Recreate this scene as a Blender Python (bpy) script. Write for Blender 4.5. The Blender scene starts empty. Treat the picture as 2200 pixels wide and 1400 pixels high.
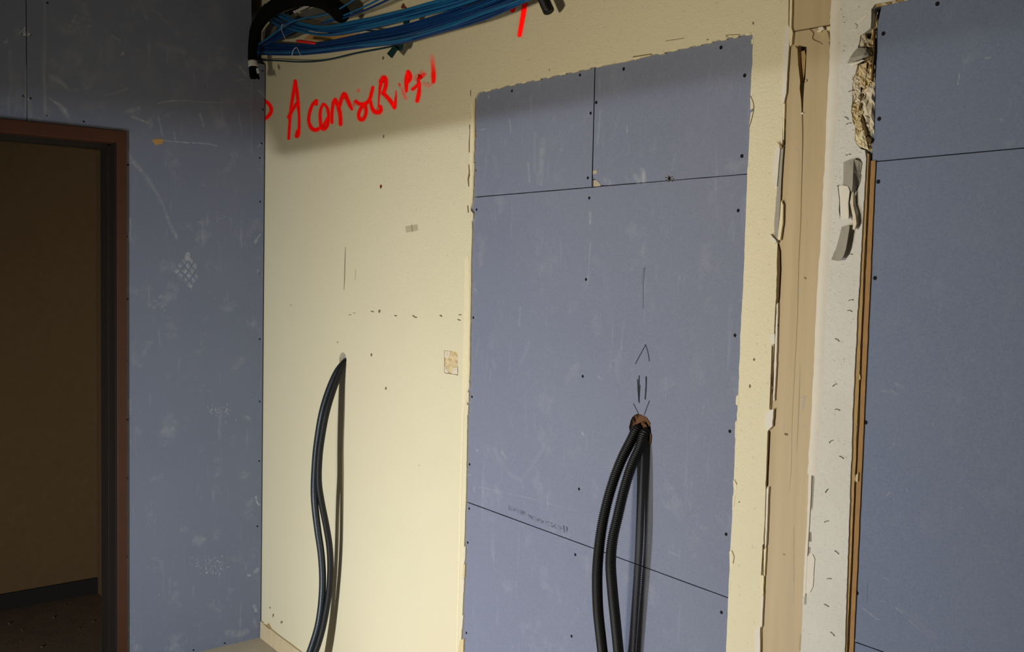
import bpy, bmesh, math, random
from mathutils import Vector, Matrix
from mathutils.geometry import tessellate_polygon
random.seed(7)
SC = bpy.context.scene
COL = SC.collection

# ---------------------------------------------------------------- camera
YAW, PIT, ROL, FPX = -0.90244, -0.06469, 0.0253, 2033.0
CAM = Vector((3.764, -1.6434, 1.6241))
FWD = Vector((math.sin(YAW)*math.cos(PIT), math.cos(YAW)*math.cos(PIT), math.sin(PIT)))
_r = Vector((math.cos(YAW), -math.sin(YAW), 0)); _u = _r.cross(FWD)
RGT = _r*math.cos(ROL) + _u*math.sin(ROL)
UPV = -_r*math.sin(ROL) + _u*math.cos(ROL)
cd = bpy.data.cameras.new('camera'); co = bpy.data.objects.new('camera', cd); COL.objects.link(co)
m = Matrix((RGT, UPV, -FWD)).transposed().to_4x4(); m.translation = CAM
co.matrix_world = m
cd.sensor_width = 36.0; cd.lens = 36.0*FPX/2200.0; cd.clip_start = 0.02
SC.camera = co

# ---------------------------------------------------------------- light and exposure
SC.view_settings.view_transform = 'Standard'
try: SC.view_settings.look = 'None'
except Exception: pass
SC.view_settings.gamma = 1.0
SC.view_settings.use_curve_mapping = False
SC.view_settings.exposure = -0.07
wd = bpy.data.worlds.new('world'); SC.world = wd; wd.use_nodes = True
wd.node_tree.nodes['Background'].inputs[0].default_value = (0.75, 0.85, 1.0, 1)
wd.node_tree.nodes['Background'].inputs[1].default_value = 0.0

def area(name, loc, target, sx, sy, power, col, spread=180):
    l = bpy.data.lights.new(name, 'AREA'); l.shape = 'RECTANGLE'; l.size = sx; l.size_y = sy
    l.energy = power; l.color = col; l.spread = math.radians(spread)
    o = bpy.data.objects.new(name, l); COL.objects.link(o); o.location = loc
    d = Vector(target) - Vector(loc)
    o.rotation_euler = d.to_track_quat('-Z', 'Y').to_euler()
    return o
# unseen LED work lamp, placed by guess under the added table, left of the camera: two thin bright bars aimed low at the
# corner; the table edge cuts their light at about 2 m up the walls
area('work_lamp_lower_bar', (1.8, -2.6, 0.397), (.95, 0, 0.25), 0.04, 0.006, 24.0, (0.95, 1.0, 1.09), 120)
area('work_lamp_upper_bar', (1.8, -2.6, 0.404), (.95, 0, 0.28), 0.04, 0.006, 5.5, (0.95, 1.0, 1.09), 120)
# an added second lamp, warmer and unseen, brightening the upper and right wall
area('added_room_lamp', (2.2, -2.95, 1.30), (2.4, 0, 1.75), 0.26, 0.26, 18.0, (1.09, 1.0, 0.82), 118)

# ---------------------------------------------------------------- pixel rays onto the real planes
def ray(x, y): return RGT*((x-1100)/FPX) - UPV*((y-700)/FPX) + FWD
def onY(x, y, Y=0.0):
    d = ray(x, y); return CAM + d*((Y-CAM.y)/d.y)
def onX(x, y, X=0.0):
    d = ray(x, y); return CAM + d*((X-CAM.x)/d.x)
def onZ(x, y, Z=0.0):
    d = ray(x, y); return CAM + d*((Z-CAM.z)/d.z)

# ---------------------------------------------------------------- materials
def s2l(c):
    return tuple(((v/255)/12.92 if v/255 <= .04045 else ((v/255+.055)/1.055)**2.4) for v in c)
class NT:
    def __init__(s, name):
        s.m = bpy.data.materials.new(name); s.m.use_nodes = True; s.t = s.m.node_tree; s.t.nodes.clear()
        s.out = s.n('ShaderNodeOutputMaterial')
    def n(s, typ, **kw):
        nd = s.t.nodes.new(typ)
        for k, v in kw.items():
            if k.startswith('_'): setattr(nd, k[1:], v)
            else: nd.inputs[k.replace('__', ' ')].default_value = v
        return nd
    def l(s, a, b): s.t.links.new(a, b)
    def coords(s): 
        g = s.n('ShaderNodeNewGeometry'); return g.outputs['Position']
    def noise(s, scale, detail=4, rough=.55, vec=None, stretch=None):
        v = vec or s.coords()
        if stretch:
            mp = s.n('ShaderNodeMapping'); mp.inputs['Scale'].default_value = stretch; s.l(v, mp.inputs[0]); v = mp.outputs[0]
        nz = s.n('ShaderNodeTexNoise', Scale=scale, Detail=detail, Roughness=rough); s.l(v, nz.inputs['Vector'])
        return nz.outputs['Fac']
    def ramp(s, fac, p0, p1, c0=(0,0,0,1), c1=(1,1,1,1)):
        r = s.n('ShaderNodeValToRGB'); s.l(fac, r.inputs[0])
        e = r.color_ramp.elements; e[0].position = p0; e[1].position = p1
        e[0].color = c0 if len(c0) == 4 else (*c0, 1); e[1].color = c1 if len(c1) == 4 else (*c1, 1)
        return r.outputs[0]
    def mix(s, fac, a, b, mode='MIX'):
        x = s.n('ShaderNodeMix', _data_type='RGBA', _blend_type=mode)
        for sock, v in ((x.inputs[0], fac), (x.inputs[6], a), (x.inputs[7], b)):
            if isinstance(v, (int, float)): sock.default_value = v
            elif isinstance(v, (tuple, list)): sock.default_value = (*v[:3], 1)
            else: s.l(v, sock)
        return x.outputs[2]
    def math(s, op, a, b=0.5):
        x = s.n('ShaderNodeMath', _operation=op)
        for i, v in ((0, a), (1, b)):
            if isinstance(v, (int, float)): x.inputs[i].default_value = v
            else: s.l(v, x.inputs[i])
        return x.outputs[0]
    def bsdf(s, col, rough=.8, bump=None, bstr=.3, bdist=.002, spec=.3, metal=0):
        b = s.n('ShaderNodeBsdfPrincipled'); b.inputs['Specular IOR Level'].default_value = spec
        b.inputs['Metallic'].default_value = metal
        if isinstance(rough, (int, float)): b.inputs['Roughness'].default_value = rough
        else: s.l(rough, b.inputs['Roughness'])
        if isinstance(col, (tuple, list)): b.inputs['Base Color'].default_value = (*col[:3], 1)
        else: s.l(col, b.inputs['Base Color'])
        if bump is not None:
            bp = s.n('ShaderNodeBump', Strength=bstr, Distance=bdist); s.l(bump, bp.inputs['Height']); s.l(bp.outputs[0], b.inputs['Normal'])
        s.l(b.outputs[0], s.out.inputs[0]); return s.m

def plain(name, srgb, rough=.8, var=.12, scale=40, bstr=.2, bdist=.002, spec=.25, metal=0):
    t = NT(name); c = s2l(srgb)
    f = t.noise(scale, 5)
    col = t.mix(f, tuple(v*(1-var) for v in c), tuple(min(1, v*(1+var)) for v in c))
    return t.bsdf(col, rough, t.noise(scale*6, 4), bstr, bdist, spec, metal)

M = {}
def mk_yellow():
    t = NT('yellow_paint'); pos = t.coords()
    base = t.mix(t.ramp(t.noise(2.2, 4), .35, .65), s2l((218, 208, 174)), s2l((221, 211, 177)))
    base = t.mix(t.ramp(t.noise(1.1, 3), .45, .7), base, s2l((218, 205, 171)))
    sep = t.n('ShaderNodeSeparateXYZ'); t.l(pos, sep.inputs[0])
    # heavier roller stipple high up and beyond the old doorway, flatter paint near the corner
    mask = t.ramp(t.math('ADD', t.math('MULTIPLY', sep.outputs[0], .30), t.math('MULTIPLY', sep.outputs[2], .28)), .55, 1.0, (.12,)*3, (1,)*3)
    h = t.mix(.6, t.noise(75, 3, .5), t.noise(190, 3, .6))
    h = t.math('MULTIPLY', h, mask)
    pit = t.ramp(t.noise(95, 2), .30, .36, (.55,)*3, (1,)*3)
    pitm = t.mix(t.math('MULTIPLY', mask, .35), (1, 1, 1), pit)
    col = t.mix(1.0, base, pitm, 'MULTIPLY')
    return t.bsdf(col, .55, h, .65, .004, .25)
M['yellow'] = mk_yellow()
def mk_board(name, dust=.5, c0=(113, 119, 138), c1=(123, 127, 144)):
    t = NT(name)
    c = t.mix(t.noise(3.0, 4), s2l(c0), s2l(c1))
    fine = t.noise(260, 3, .6)
    c = t.mix(.05, c, t.ramp(fine, .3, .7, (.05,)*3, (.7,)*3))
    streak = t.ramp(t.noise(7, 5, .65, stretch=(5, 5, .7)), .60, .80)
    c = t.mix(t.math('MULTIPLY', streak, .20*dust), c, s2l((200, 205, 212)))
    d = t.ramp(t.noise(9, 6, .7), .56, .82)
    c = t.mix(t.math('MULTIPLY', d, .30*dust), c, s2l((190, 190, 186)))
    return t.bsdf(c, .75, fine, .04, .0006, .25)
M['board'] = mk_board('blue_board_paper', .8)
M['board_l'] = mk_board('blue_board_dusty', 1.15, (104, 112, 132), (115, 121, 138))
M['board_r'] = mk_board('blue_board_clean', .3, (104, 116, 141), (112, 122, 144))
M['core'] = plain('shadow_gap_core', (40, 36, 30), .95)
M['gypsum'] = plain('gypsum_core', (176, 164, 140), .95, .2, 60, .5)
M['beige'] = None
def mk_beige():
    t = NT('beige_painted_post')
    c = t.mix(t.ramp(t.noise(5, 4, .5, stretch=(9, 9, .35)), .3, .7), s2l((180, 159, 122)), s2l((192, 171, 133)))
    c = t.mix(t.ramp(t.noise(16, 4, .6, stretch=(10, 10, .3)), .68, .8), c, s2l((214, 192, 156)))
    return t.bsdf(c, .5, t.noise(30, 3, stretch=(8, 8, .4)), .1, .001, .35)
M['beige'] = mk_beige()
def mk_white():
    t = NT('bare_white_plaster')
    c = t.mix(t.noise(9, 5), s2l((204, 200, 189)), s2l((218, 214, 203)))
    pit = t.ramp(t.noise(150, 3, .6, stretch=(1, 1, 2.2)), .60, .68)
    c = t.mix(t.math('MULTIPLY', pit, .22), c, s2l((140, 132, 115)))
    return t.bsdf(c, .9, t.noise(90, 5, .65), .6, .003, .2)
M['white'] = mk_white()
M['fillet'] = plain('pale_filler', (222, 214, 198), .85, .06, 60, .3)
M['cream'] = plain('cream_filler', (228, 215, 176), .85, .08, 60, .4)
M['crumb'] = plain('crumbled_plaster', (212, 192, 148), .95, .18, 70, .5, .003)
M['crumb2'] = plain('pale_crumbled_plaster', (218, 206, 182), .95, .12, 90, .4, .003)
M['brownwood'] = plain('orange_brown_batten', (158, 120, 74), .7, .2, 50, .3)
M['tanedge'] = plain('tan_board_edge', (172, 142, 96), .9, .2, 60, .4)
M['darkcrack'] = plain('dark_crack', (92, 72, 44), .95, .3, 60)
M['greypaper'] = plain('grey_torn_paper', (160, 154, 140), .9, .1, 50, .3)
M['frame'] = plain('red_brown_frame', (68, 37, 21), .5, .2, 14, .15, .001, .4)
M['framedk'] = plain('dark_frame_reveal', (34, 27, 21), .7, .2, 20)  # frame brown darkened for the shade in the reveal; also colours the lamp body
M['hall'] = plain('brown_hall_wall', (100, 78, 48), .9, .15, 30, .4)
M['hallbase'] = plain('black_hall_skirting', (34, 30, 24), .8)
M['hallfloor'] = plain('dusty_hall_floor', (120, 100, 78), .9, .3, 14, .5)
M['floor'] = plain('dusty_tile_floor', (200, 190, 170), .8, .12, 12, .4)
M['tile'] = plain('beige_skirting_tile', (205, 187, 148), .5, .12, 18, .2)
M['ceil'] = plain('grey_ceiling', (96, 92, 84), .9)
M['offwall'] = plain('off_camera_wall', (84, 80, 72), .9)
M['blacktube'] = plain('black_corrugated_plastic', (15, 15, 14), .55, .2, 80, .05, .001, .4)
M['slatetube'] = plain('slate_black_plastic', (34, 42, 47), .33, .15, 60, .05, .001, .6)
M['foam'] = plain('black_foam', (9, 9, 9), .95, .2, 90, .3, .002, .1)
M['cablenavy'] = plain('navy_blue_sheath', (14, 58, 112), .4, .15, 30, .02, .001, .5)
M['cableteal'] = plain('teal_blue_sheath', (28, 100, 146), .4, .15, 30, .02, .001, .5)
M['cabledk'] = plain('dark_teal_sheath', (22, 52, 62), .45, .1, 30)
M['cablegrey'] = plain('pale_grey_sheath', (170, 178, 178), .5, .1, 30)
M['tape'] = plain('white_tape', (205, 203, 196), .7, .05, 30)
M['green'] = plain('dark_green_strap', (14, 50, 46), .7, .2, 40)
M['red'] = plain('red_tag', (215, 40, 25), .6, .1, 30)
M['metal'] = plain('dull_grey_sheet_metal', (125, 124, 116), .5, .2, 20, .3, .003, .5, .4)
M['whiteplastic'] = plain('white_plastic_trunking', (196, 190, 172), .6, .05, 20)
M['screw'] = plain('black_screw', (9, 10, 13), .7, .1, 40, 0, .001, .2)
M['steel'] = plain('staple_steel', (120, 114, 104), .35, .1, 40, 0, .001, .5, .7)
M['brownhole'] = plain('brown_hole_lining', (104, 72, 48), .9, .35, 60, .8, .004)
M['holewhite'] = plain('pale_hole_lining', (176, 182, 180), .8, .1, 60, .4)

def mk_film(name, srgb, k=1.0, grain=None, mult=1.0):
    """a thin film (paint, plaster dust, pencil) whose cover is the mesh attribute 'cover'"""
    t = NT(name)
    at = t.n('ShaderNodeAttribute', _attribute_name='cover')
    f = at.outputs['Fac']
    if grain:
        g = t.ramp(t.noise(grain[0], 4, .65), grain[1], grain[2]); f = t.math('MULTIPLY', f, g)
    f = t.math('MINIMUM', t.math('MULTIPLY', f, k), 1.0)
    d = t.n('ShaderNodeBsdfDiffuse'); d.inputs[0].default_value = (*[v*mult for v in s2l(srgb)], 1)
    tr = t.n('ShaderNodeBsdfTransparent'); mx = t.n('ShaderNodeMixShader')
    t.l(f, mx.inputs[0]); t.l(tr.outputs[0], mx.inputs[1]); t.l(d.outputs[0], mx.inputs[2]); t.l(mx.outputs[0], t.out.inputs[0])
    return t.m
M['spray'] = mk_film('fluorescent_red_spray', (255, 18, 14), 1.0, None, 1.9)
M['dust'] = mk_film('plaster_dust', (192, 196, 202), 1.0, (60, .25, .60))
M['pencil'] = mk_film('pencil', (52, 54, 60))
M['ink'] = mk_film('faded_ink', (84, 90, 104), 1.0, (150, .4, .55))
M['stain'] = mk_film('brown_stain', (120, 100, 70))
M['rust'] = mk_film('rust_stain', (110, 40, 20))

# ---------------------------------------------------------------- object helpers
def link(name, me, mat, parent=None):
    o = bpy.data.objects.new(name, me); COL.objects.link(o)
    if mat and not me.materials: me.materials.append(M[mat] if isinstance(mat, str) else mat)
    if parent: o.parent = parent
    return o
def from_bm(name, bm, mat, parent=None, smooth=False):
    me = bpy.data.meshes.new(name)
    bmesh.ops.recalc_face_normals(bm, faces=bm.faces)
    if smooth:
        for f in bm.faces: f.smooth = True
    bm.to_mesh(me); bm.free()
    return link(name, me, mat, parent)
def structure(o): o['kind'] = 'structure'; return o
def tag(o, label, cat, group=None):
    o['label'] = label; o['category'] = cat
    if group: o['group'] = group
    return o
def empty(name, loc=(0, 0, 0)):
    o = bpy.data.objects.new(name, None); COL.objects.link(o); o.location = loc; return o
def box_bm(bm, a, b):
    vs = [bm.verts.new((x, y, z)) for x in (a[0], b[0]) for y in (a[1], b[1]) for z in (a[2], b[2])]
    for q in ((0,1,3,2),(4,6,7,5),(0,4,5,1),(2,3,7,6),(0,2,6,4),(1,5,7,3)): bm.faces.new([vs[i] for i in q])
def box(name, a, b, mat, parent=None):
    bm = bmesh.new(); box_bm(bm, a, b); return from_bm(name, bm, mat, parent)
def jag(pts, amp=.0012, step=.012, closed=True, rnd=random):
    out = []; n = len(pts); walk = 0
    for i in range(n if closed else n-1):
        a = Vector(pts[i]); b = Vector(pts[(i+1) % n]); L = (b-a).length
        k = max(1, min(60, int(L/step)))
        nrm = Vector((-(b-a).y, (b-a).x)).normalized() if L > 1e-9 else Vector((0, 0))
        for j in range(k):
            walk += rnd.uniform(-1, 1)*.55 - walk*.25
            q = walk*.75 + (rnd.uniform(-1, 1) if rnd.random() < .25 else 0)*.7
            p = a.lerp(b, j/k) + nrm*(q*amp)
            out.append((p.x, p.y))
    if not closed: out.append(tuple(pts[-1]))
    return out
def prism2(bm, loops, P, d0, d1, taper=0):
    """loops of 2-D points (first outer, rest holes), P(u,v,depth)->3-D; front at d0, back at d1"""
    flat = [p for lp in loops for p in lp]
    tris = tessellate_polygon([[Vector((p[0], p[1], 0)) for p in lp] for lp in loops])
    F = [bm.verts.new(P(p[0], p[1], d0)) for p in flat]
    B = [bm.verts.new(P(p[0], p[1], d1)) for p in flat]
    for t in tris:
        try: bm.faces.new([F[i] for i in t]); bm.faces.new([B[i] for i in reversed(t)])
        except ValueError: pass
    s = 0
    for lp in loops:
        n = len(lp)
        for i in range(n):
            j = (i+1) % n
            try: bm.faces.new((F[s+i], F[s+j], B[s+j], B[s+i]))
            except ValueError: pass
        s += n
PB = lambda u, v, d: (u, d, v)           # back wall: u = X, v = Z, depth = Y
PL = lambda u, v, d: (d, u, v)           # left wall: u = Y, v = Z, depth = X
def bxz(pts, Y=0.0): return [(p.x, p.z) for p in (onY(x, y, Y) for x, y in pts)]
def lyz(pts, X=0.0): return [(p.y, p.z) for p in (onX(x, y, X) for x, y in pts)]
def slab_b(name, pts_px, Y0, Y1, mat, parent=None, jg=0, holes=(), step=.012):
    """prism on the back wall, outline traced where its front face stands"""
    lp = bxz(pts_px, Y0)
    if jg: lp = jag(lp, jg, step)
    bm = bmesh.new(); prism2(bm, [lp]+list(holes), PB, Y0, Y1)
    return from_bm(name, bm, mat, parent)
def circ(cx, cz, r, n=24, wob=0):
    return [(cx+(r+random.uniform(-wob, wob))*math.cos(2*math.pi*i/n), cz+(r+random.uniform(-wob, wob))*math.sin(2*math.pi*i/n)) for i in range(n)]

def catmull(P, k):
    out = []; n = len(P)
    if n == 2: return [tuple(P[0][c]+(P[1][c]-P[0][c])*i/k for c in range(len(P[0]))) for i in range(k+1)]
    for i in range(n-1):
        p0, p1, p2, p3 = P[max(i-1, 0)], P[i], P[i+1], P[min(i+2, n-1)]
        for j in range(k):
            t = j/k
            out.append(tuple(.5*((2*p1[c])+(-p0[c]+p2[c])*t+(2*p0[c]-5*p1[c]+4*p2[c]-p3[c])*t*t+(-p0[c]+3*p1[c]-3*p2[c]+p3[c])*t**3) for c in range(len(p1))))
    out.append(tuple(P[-1])); return out

class Film:
    """thin painted or rubbed marks on one wall plane, one mesh"""
    def __init__(s, proj): s.pr = proj; s.v = []; s.f = []; s.a = []; s.n = 0
    def proj(s, x, y): s.n += 1; return s.pr(x, y, s.n*2.5e-8)      # later paint lies on earlier paint
    def stroke(s, pts, w, op=1.0, soft=.35, k=6, sub=True):
        """pts px (x,y); w px width or list; op cover or list"""
        n = len(pts)
        W = w if isinstance(w, (list, tuple)) else [w]*n
        O = op if isinstance(op, (list, tuple)) else [op]*n
        P = [(pts[i][0], pts[i][1], W[i], O[i]) for i in range(n)]
        P = catmull(P, k) if sub else P
        # round fading caps
        def ext(a, b, q): 
            L = math.hypot(a[0]-b[0], a[1]-b[1]) or 1; return (a[0]+(a[0]-b[0])/L*a[2]*.5*q, a[1]+(a[1]-b[1])/L*a[2]*.5*q)
        st = ext(P[0], P[min(2, len(P)-1)], 1); en = ext(P[-1], P[max(-3, -len(P))], 1)
        s1 = ext(P[0], P[min(2, len(P)-1)], .6); e1 = ext(P[-1], P[max(-3, -len(P))], .6)
        P = [(st[0], st[1], P[0][2]*.35, 0), (s1[0], s1[1], P[0][2]*.8, P[0][3]*.8)] + P + [(e1[0], e1[1], P[-1][2]*.8, P[-1][3]*.8), (en[0], en[1], P[-1][2]*.35, 0)]
        base = len(s.v); cols = ((-.5-.5*soft*.6, 0), (-.5+.5*soft, 1), (.5-.5*soft, 1), (.5+.5*soft*.6, 0))
        for i, p in enumerate(P):
            q0 = P[max(i-1, 0)]; q1 = P[min(i+1, len(P)-1)]
            dx, dy = q1[0]-q0[0], q1[1]-q0[1]; L = math.hypot(dx, dy) or 1
            nx, ny = -dy/L, dx/L
            for c, a in cols:
                s.v.append(s.proj(p[0]+nx*p[2]*c, p[1]+ny*p[2]*c)); s.a.append(a*p[3])
        for i in range(len(P)-1):
            for c in range(3):
                a = base+i*4+c; s.f.append((a, a+1, a+5, a+4))
    def blob(s, poly, op=1.0, inner=.7):
        cx = sum(p[0] for p in poly)/len(poly); cy = sum(p[1] for p in poly)/len(poly); b = len(s.v); n = len(poly)
        s.v.append(s.proj(cx, cy)); s.a.append(op)
        for p in poly: s.v.append(s.proj(cx+(p[0]-cx)*inner, cy+(p[1]-cy)*inner)); s.a.append(op)
        for p in poly: s.v.append(s.proj(*p)); s.a.append(0)
        for i in range(n):
            j = (i+1) % n
            s.f.append((b, b+1+i, b+1+j)); s.f.append((b+1+i, b+1+n+i, b+1+n+j, b+1+j))
    def spot(s, x, y, rx, ry, op=1, rot=0, n=9):
        c, sn = math.cos(rot), math.sin(rot)
        s.blob([(x+rx*math.cos(t)*c*q-ry*math.sin(t)*sn*q, y+rx*math.cos(t)*sn*q+ry*math.sin(t)*c*q) for t, q in ((2*math.pi*i/n, random.uniform(.75, 1.2)) for i in range(n))], op)
    def build(s, name, mat, parent, stuff=False):
        me = bpy.data.meshes.new(name); me.from_pydata([tuple(v) for v in s.v], [], s.f)
        at = me.attributes.new('cover', 'FLOAT', 'POINT'); at.data.foreach_set('value', s.a)
        o = link(name, me, mat, parent)
        if stuff: o['kind'] = 'stuff'
        return o
_lift = [0]
def film_b(Y=0.0):
    _lift[0] = (_lift[0]+1) % 8; e = .0004+.00006*_lift[0]
    return Film(lambda x, y, l: onY(x, y, Y-e-l))
def film_l(X=0.0):
    _lift[0] = (_lift[0]+1) % 8; e = .0004+.00006*_lift[0]
    return Film(lambda x, y, l: onX(x, y, X+e+l))

def tube_bm(bm, pts, rad, seg=10, cap=True):
    """pts 3-D; rad number or list"""
    n = len(pts); R = rad if isinstance(rad, (list, tuple)) else [rad]*n
    P = [Vector(p) for p in pts]
    t = (P[1]-P[0]).normalized(); ref = Vector((0, 0, 1)) if abs(t.z) < .9 else Vector((1, 0, 0))
    nrm = (ref - t*ref.dot(t)).normalized(); rings = []
    for i in range(n):
        t = (P[min(i+1, n-1)]-P[max(i-1, 0)]).normalized()
        nrm = (nrm - t*nrm.dot(t)).normalized(); b = t.cross(nrm)
        rings.append([bm.verts.new(P[i]+(nrm*math.cos(2*math.pi*j/seg)+b*math.sin(2*math.pi*j/seg))*R[i]) for j in range(seg)])
    for i in range(n-1):
        for j in range(seg):
            k = (j+1) % seg; bm.faces.new((rings[i][j], rings[i][k], rings[i+1][k], rings[i+1][j]))
    if cap: bm.faces.new(list(reversed(rings[0]))); bm.faces.new(rings[-1])
def tube(name, pts, rad, mat, parent=None, seg=10):
    bm = bmesh.new(); tube_bm(bm, pts, rad, seg); return from_bm(name, bm, mat, parent, True)
def resample(P, step):
    P = [Vector(p) for p in P]; out = [P[0]]; acc = 0
    for a, b in zip(P, P[1:]):
        L = (b-a).length; d = step-acc
        while d <= L: out.append(a.lerp(b, d/L)); d += step
        acc = (acc+L) % step
    return out

# screw head: a dimpled disc with a cross recess, one mesh shared by all
def screw_mesh():
    bm = bmesh.new(); n = 12; R = .0038
    rings = []
    for r, h in ((R*1.05, 0), (R, .0004), (R*.7, .0003)):
        rings.append([bm.verts.new((r*math.cos(2*math.pi*i/n), -h, r*math.sin(2*math.pi*i/n))) for i in range(n)])
    c = bm.verts.new((0, -.00015, 0))
    for a, b in zip(rings, rings[1:]):
        for i in range(n): bm.faces.new((a[i], a[(i+1) % n], b[(i+1) % n], b[i]))
    for i in range(n): bm.faces.new((rings[2][i], rings[2][(i+1) % n], c))
    me = bpy.data.meshes.new('screw'); bm.normal_update(); bm.to_mesh(me); bm.free(); me.materials.append(M['screw']); return me
SCREW = screw_mesh()
def screw_at(p, parent, rz=0, s=1.0):
    o = bpy.data.objects.new('screw', SCREW); COL.objects.link(o); o.parent = parent
    o.location = p; o.rotation_euler = (0, random.uniform(0, 1.5) if rz == 0 else 0, rz); o.scale = (s, s, s)

# ================================================================ SETTING: BACK WALL
ZC = 2.95
OPEN_L = [(986,1480),(990,1390),(993,1330),(997,1240),(996,1200),(999,1120),(1001,1050),(1003,960),(1004,900),(1003,868),(1004,850),(1007,830),(1009,800),(1010,700),(1011,640),(1012,560),(1014,500),(1014,462),(1011,450),(1015,432),(1017,400),(1017,360),(1019,300),(1019,240),(1020,212),(1027,199)]
OPEN_T = [(1100,181),(1180,165),(1250,150),(1277,144),(1340,133),(1400,118),(1480,101),(1560,83),(1612,70)]
OPEN_R = [(1617,75),(1618,95),(1616,140),(1612,206),(1618,222),(1619,238),(1611,272),(1608,330),(1605,375),(1603,450),(1599,560),(1594,660),(1589,760),(1586,850),(1583,900),(1580,940),(1577,1010),(1576,1050),(1574,1090),(1570,1160),(1567,1198),(1569,1215),(1566,1250),(1563,1320),(1560,1400),(1557,1480)]
edge = bxz(OPEN_L+OPEN_T+OPEN_R)
edge = jag(edge, .0011, .010, closed=False)
xl, xr = edge[0][0], edge[-1][0]
X_POST0 = 2.559
yr = bxz([(1698,-60),(1694,60),(1690,140),(1683,215),(1681,310),(1676,400),(1671,520),(1668,600),(1664,700),(1660,800),(1656,880),(1650,930),(1645,1050),(1640,1180),(1637,1300),(1634,1400),(1632,1480)])
yr = jag(yr, .0010, .012, closed=False)
outer = [(-1.1, 0)] + [(xl, 0)] + edge + [(xr, 0)] + [(yr[-1][0], 0)] + list(reversed(yr)) + [(yr[0][0], ZC), (-1.1, ZC)]
H1 = onY(736.5, 773); H1R = .0275
hole1 = circ(H1.x, H1.z, H1R, 28, .0006)
so = onY(969, 778)
sock = jag(bxz([(954,752),(984,755),(984,806),(954,801)]), .0006, .006)
bm = bmesh.new(); prism2(bm, [outer, hole1, sock], PB, 0.0, .018)
wall = structure(from_bm('wall_back', bm, 'yellow'))
# dark core behind everything, so joints and holes look into depth
bm = bmesh.new(); prism2(bm, [[(-1.1, 0), (5.5, 0), (5.5, ZC), (-1.1, ZC)], circ(H1.x, H1.z, .034, 20)], PB, .0225, .10)
from_bm('wall_core', bm, 'core', wall)
# hole lining behind the left conduits
bm = bmesh.new(); ring = circ(H1.x, H1.z, H1R+.0005, 28)
a = [bm.verts.new((x, .0005, z)) for x, z in ring]; b = [bm.verts.new((x, .075, z)) for x, z in ring]
for i in range(28): bm.faces.new((a[i], a[(i+1) % 28], b[(i+1) % 28], b[i]))
bm.faces.new(b); from_bm('hole_lining', bm, 'holewhite', wall, True)
# cut-out of the old socket box, refilled with rough plaster
def rubble_patch(name, pts_px, Y, amp, mat, parent, n=12, back=.012):
    """rough lumpy filling inside a quad (px corners tl, tr, br, bl)"""
    tl, tr, br, bl = [onY(x, y, Y) for x, y in pts_px]
    bm = bmesh.new(); g = []
    nz = max(4, int(n*((tl-bl).length/max(1e-6, (tl-tr).length))))
    nz = min(nz, 60)
    for j in range(nz+1):
        row = []
        for i in range(n+1):
            u, v = i/n, j/nz
            p = tl.lerp(tr, u).lerp(bl.lerp(br, u), v)
            e = 0 if i in (0, n) or j in (0, nz) else 1
            p += Vector((random.uniform(-1, 1)*amp*.4*e, -random.random()**1.5*amp*e, random.uniform(-1, 1)*amp*.4*e))
            row.append(bm.verts.new(p))
        g.append(row)
    for j in range(nz):
        for i in range(n): bm.faces.new((g[j][i], g[j][i+1], g[j+1][i+1], g[j+1][i]))
    return from_bm(name, bm, mat, parent)
rubble_patch('socket_filling', [(953,750),(985,753),(985,808),(953,803)], .008, .007, 'crumb', wall, 10)
rubble_patch('socket_filling', [(955,753),(968,754),(964,770),(955,768)], .003, .003, 'crumb2', wall, 5)
rubble_patch('socket_filling', [(974,790),(983,788),(983,804),(970,803)], .003, .003, 'crumb2', wall, 5)
rubble_patch('socket_filling', [(955,786),(961,790),(964,801),(955,800)], .003, .003, 'crumb2', wall, 5)

# ---- blue boards closing the old doorway
YB = .0060
J1 = [(1006,424.5),(1273,402),(1290,400),(1610,373.3)]
J2 = [(990,1073),(1560,1282),(1575,1288)]
JV = [(1278,140),(1275,280),(1272,402)]
g = 1.1
def boardb(pts, parent=wall, jg=.0003):
    o = slab_b('gypsum_board', pts, YB, YB+.0125, 'board', parent, jg, step=.02); return o
b_ul = boardb([(1008,190),(1278.5-g,138),(1275-g,280),(1272-g,402-g),(1006,424.5-g)])
b_ur = boardb([(1278.5+g,138),(1625,60),(1612,373.3-g),(1440,388-g),(1300,399-g),(1291,398),(1287,391),(1280,386),(1274.5,384),(1274,375),(1275+g,280)])
b_main = boardb([(1006,424.5+g),(1272,402+g),(1300,399+g),(1612,373.3+g),(1590,900),(1574,1287-g),(1560,1282-g),(990,1073-g)])
b_low = boardb([(990,1073+g),(1560,1282+g),(1574,1287+g),(1566,1480),(1540,1900),(930,1900),(975,1480)])
# main board is drilled for the conduits: rebuild it with its hole
H2 = onY(1375, 921, YB); H2R = .036
bpy.data.objects.remove(b_main)
lp = jag(bxz([(1006,424.5+g),(1272,402+g),(1300,399+g),(1612,373.3+g),(1590,900),(1574,1287-g),(1560,1282-g),(990,1073-g)], YB), .0003, .02)
bm = bmesh.new(); prism2(bm, [lp, circ(H2.x, H2.z, H2R, 26, .0012)], PB, YB, YB+.0125)
b_main = from_bm('gypsum_board', bm, 'board', wall)
bm = bmesh.new(); ring = circ(H2.x, H2.z, H2R+.001, 26, .0015); dp = []
for k, (yy, sc) in enumerate(((YB+.0008, 1), (YB+.008, .97), (YB+.0155, .9), (YB+.0158, .3))):
    dp.append([bm.verts.new((H2.x+(x-H2.x)*sc+random.uniform(-.002, .002)*(k > 0), yy, H2.z+(z-H2.z)*sc+random.uniform(-.002, .002)*(k > 0))) for x, z in ring])
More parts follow.
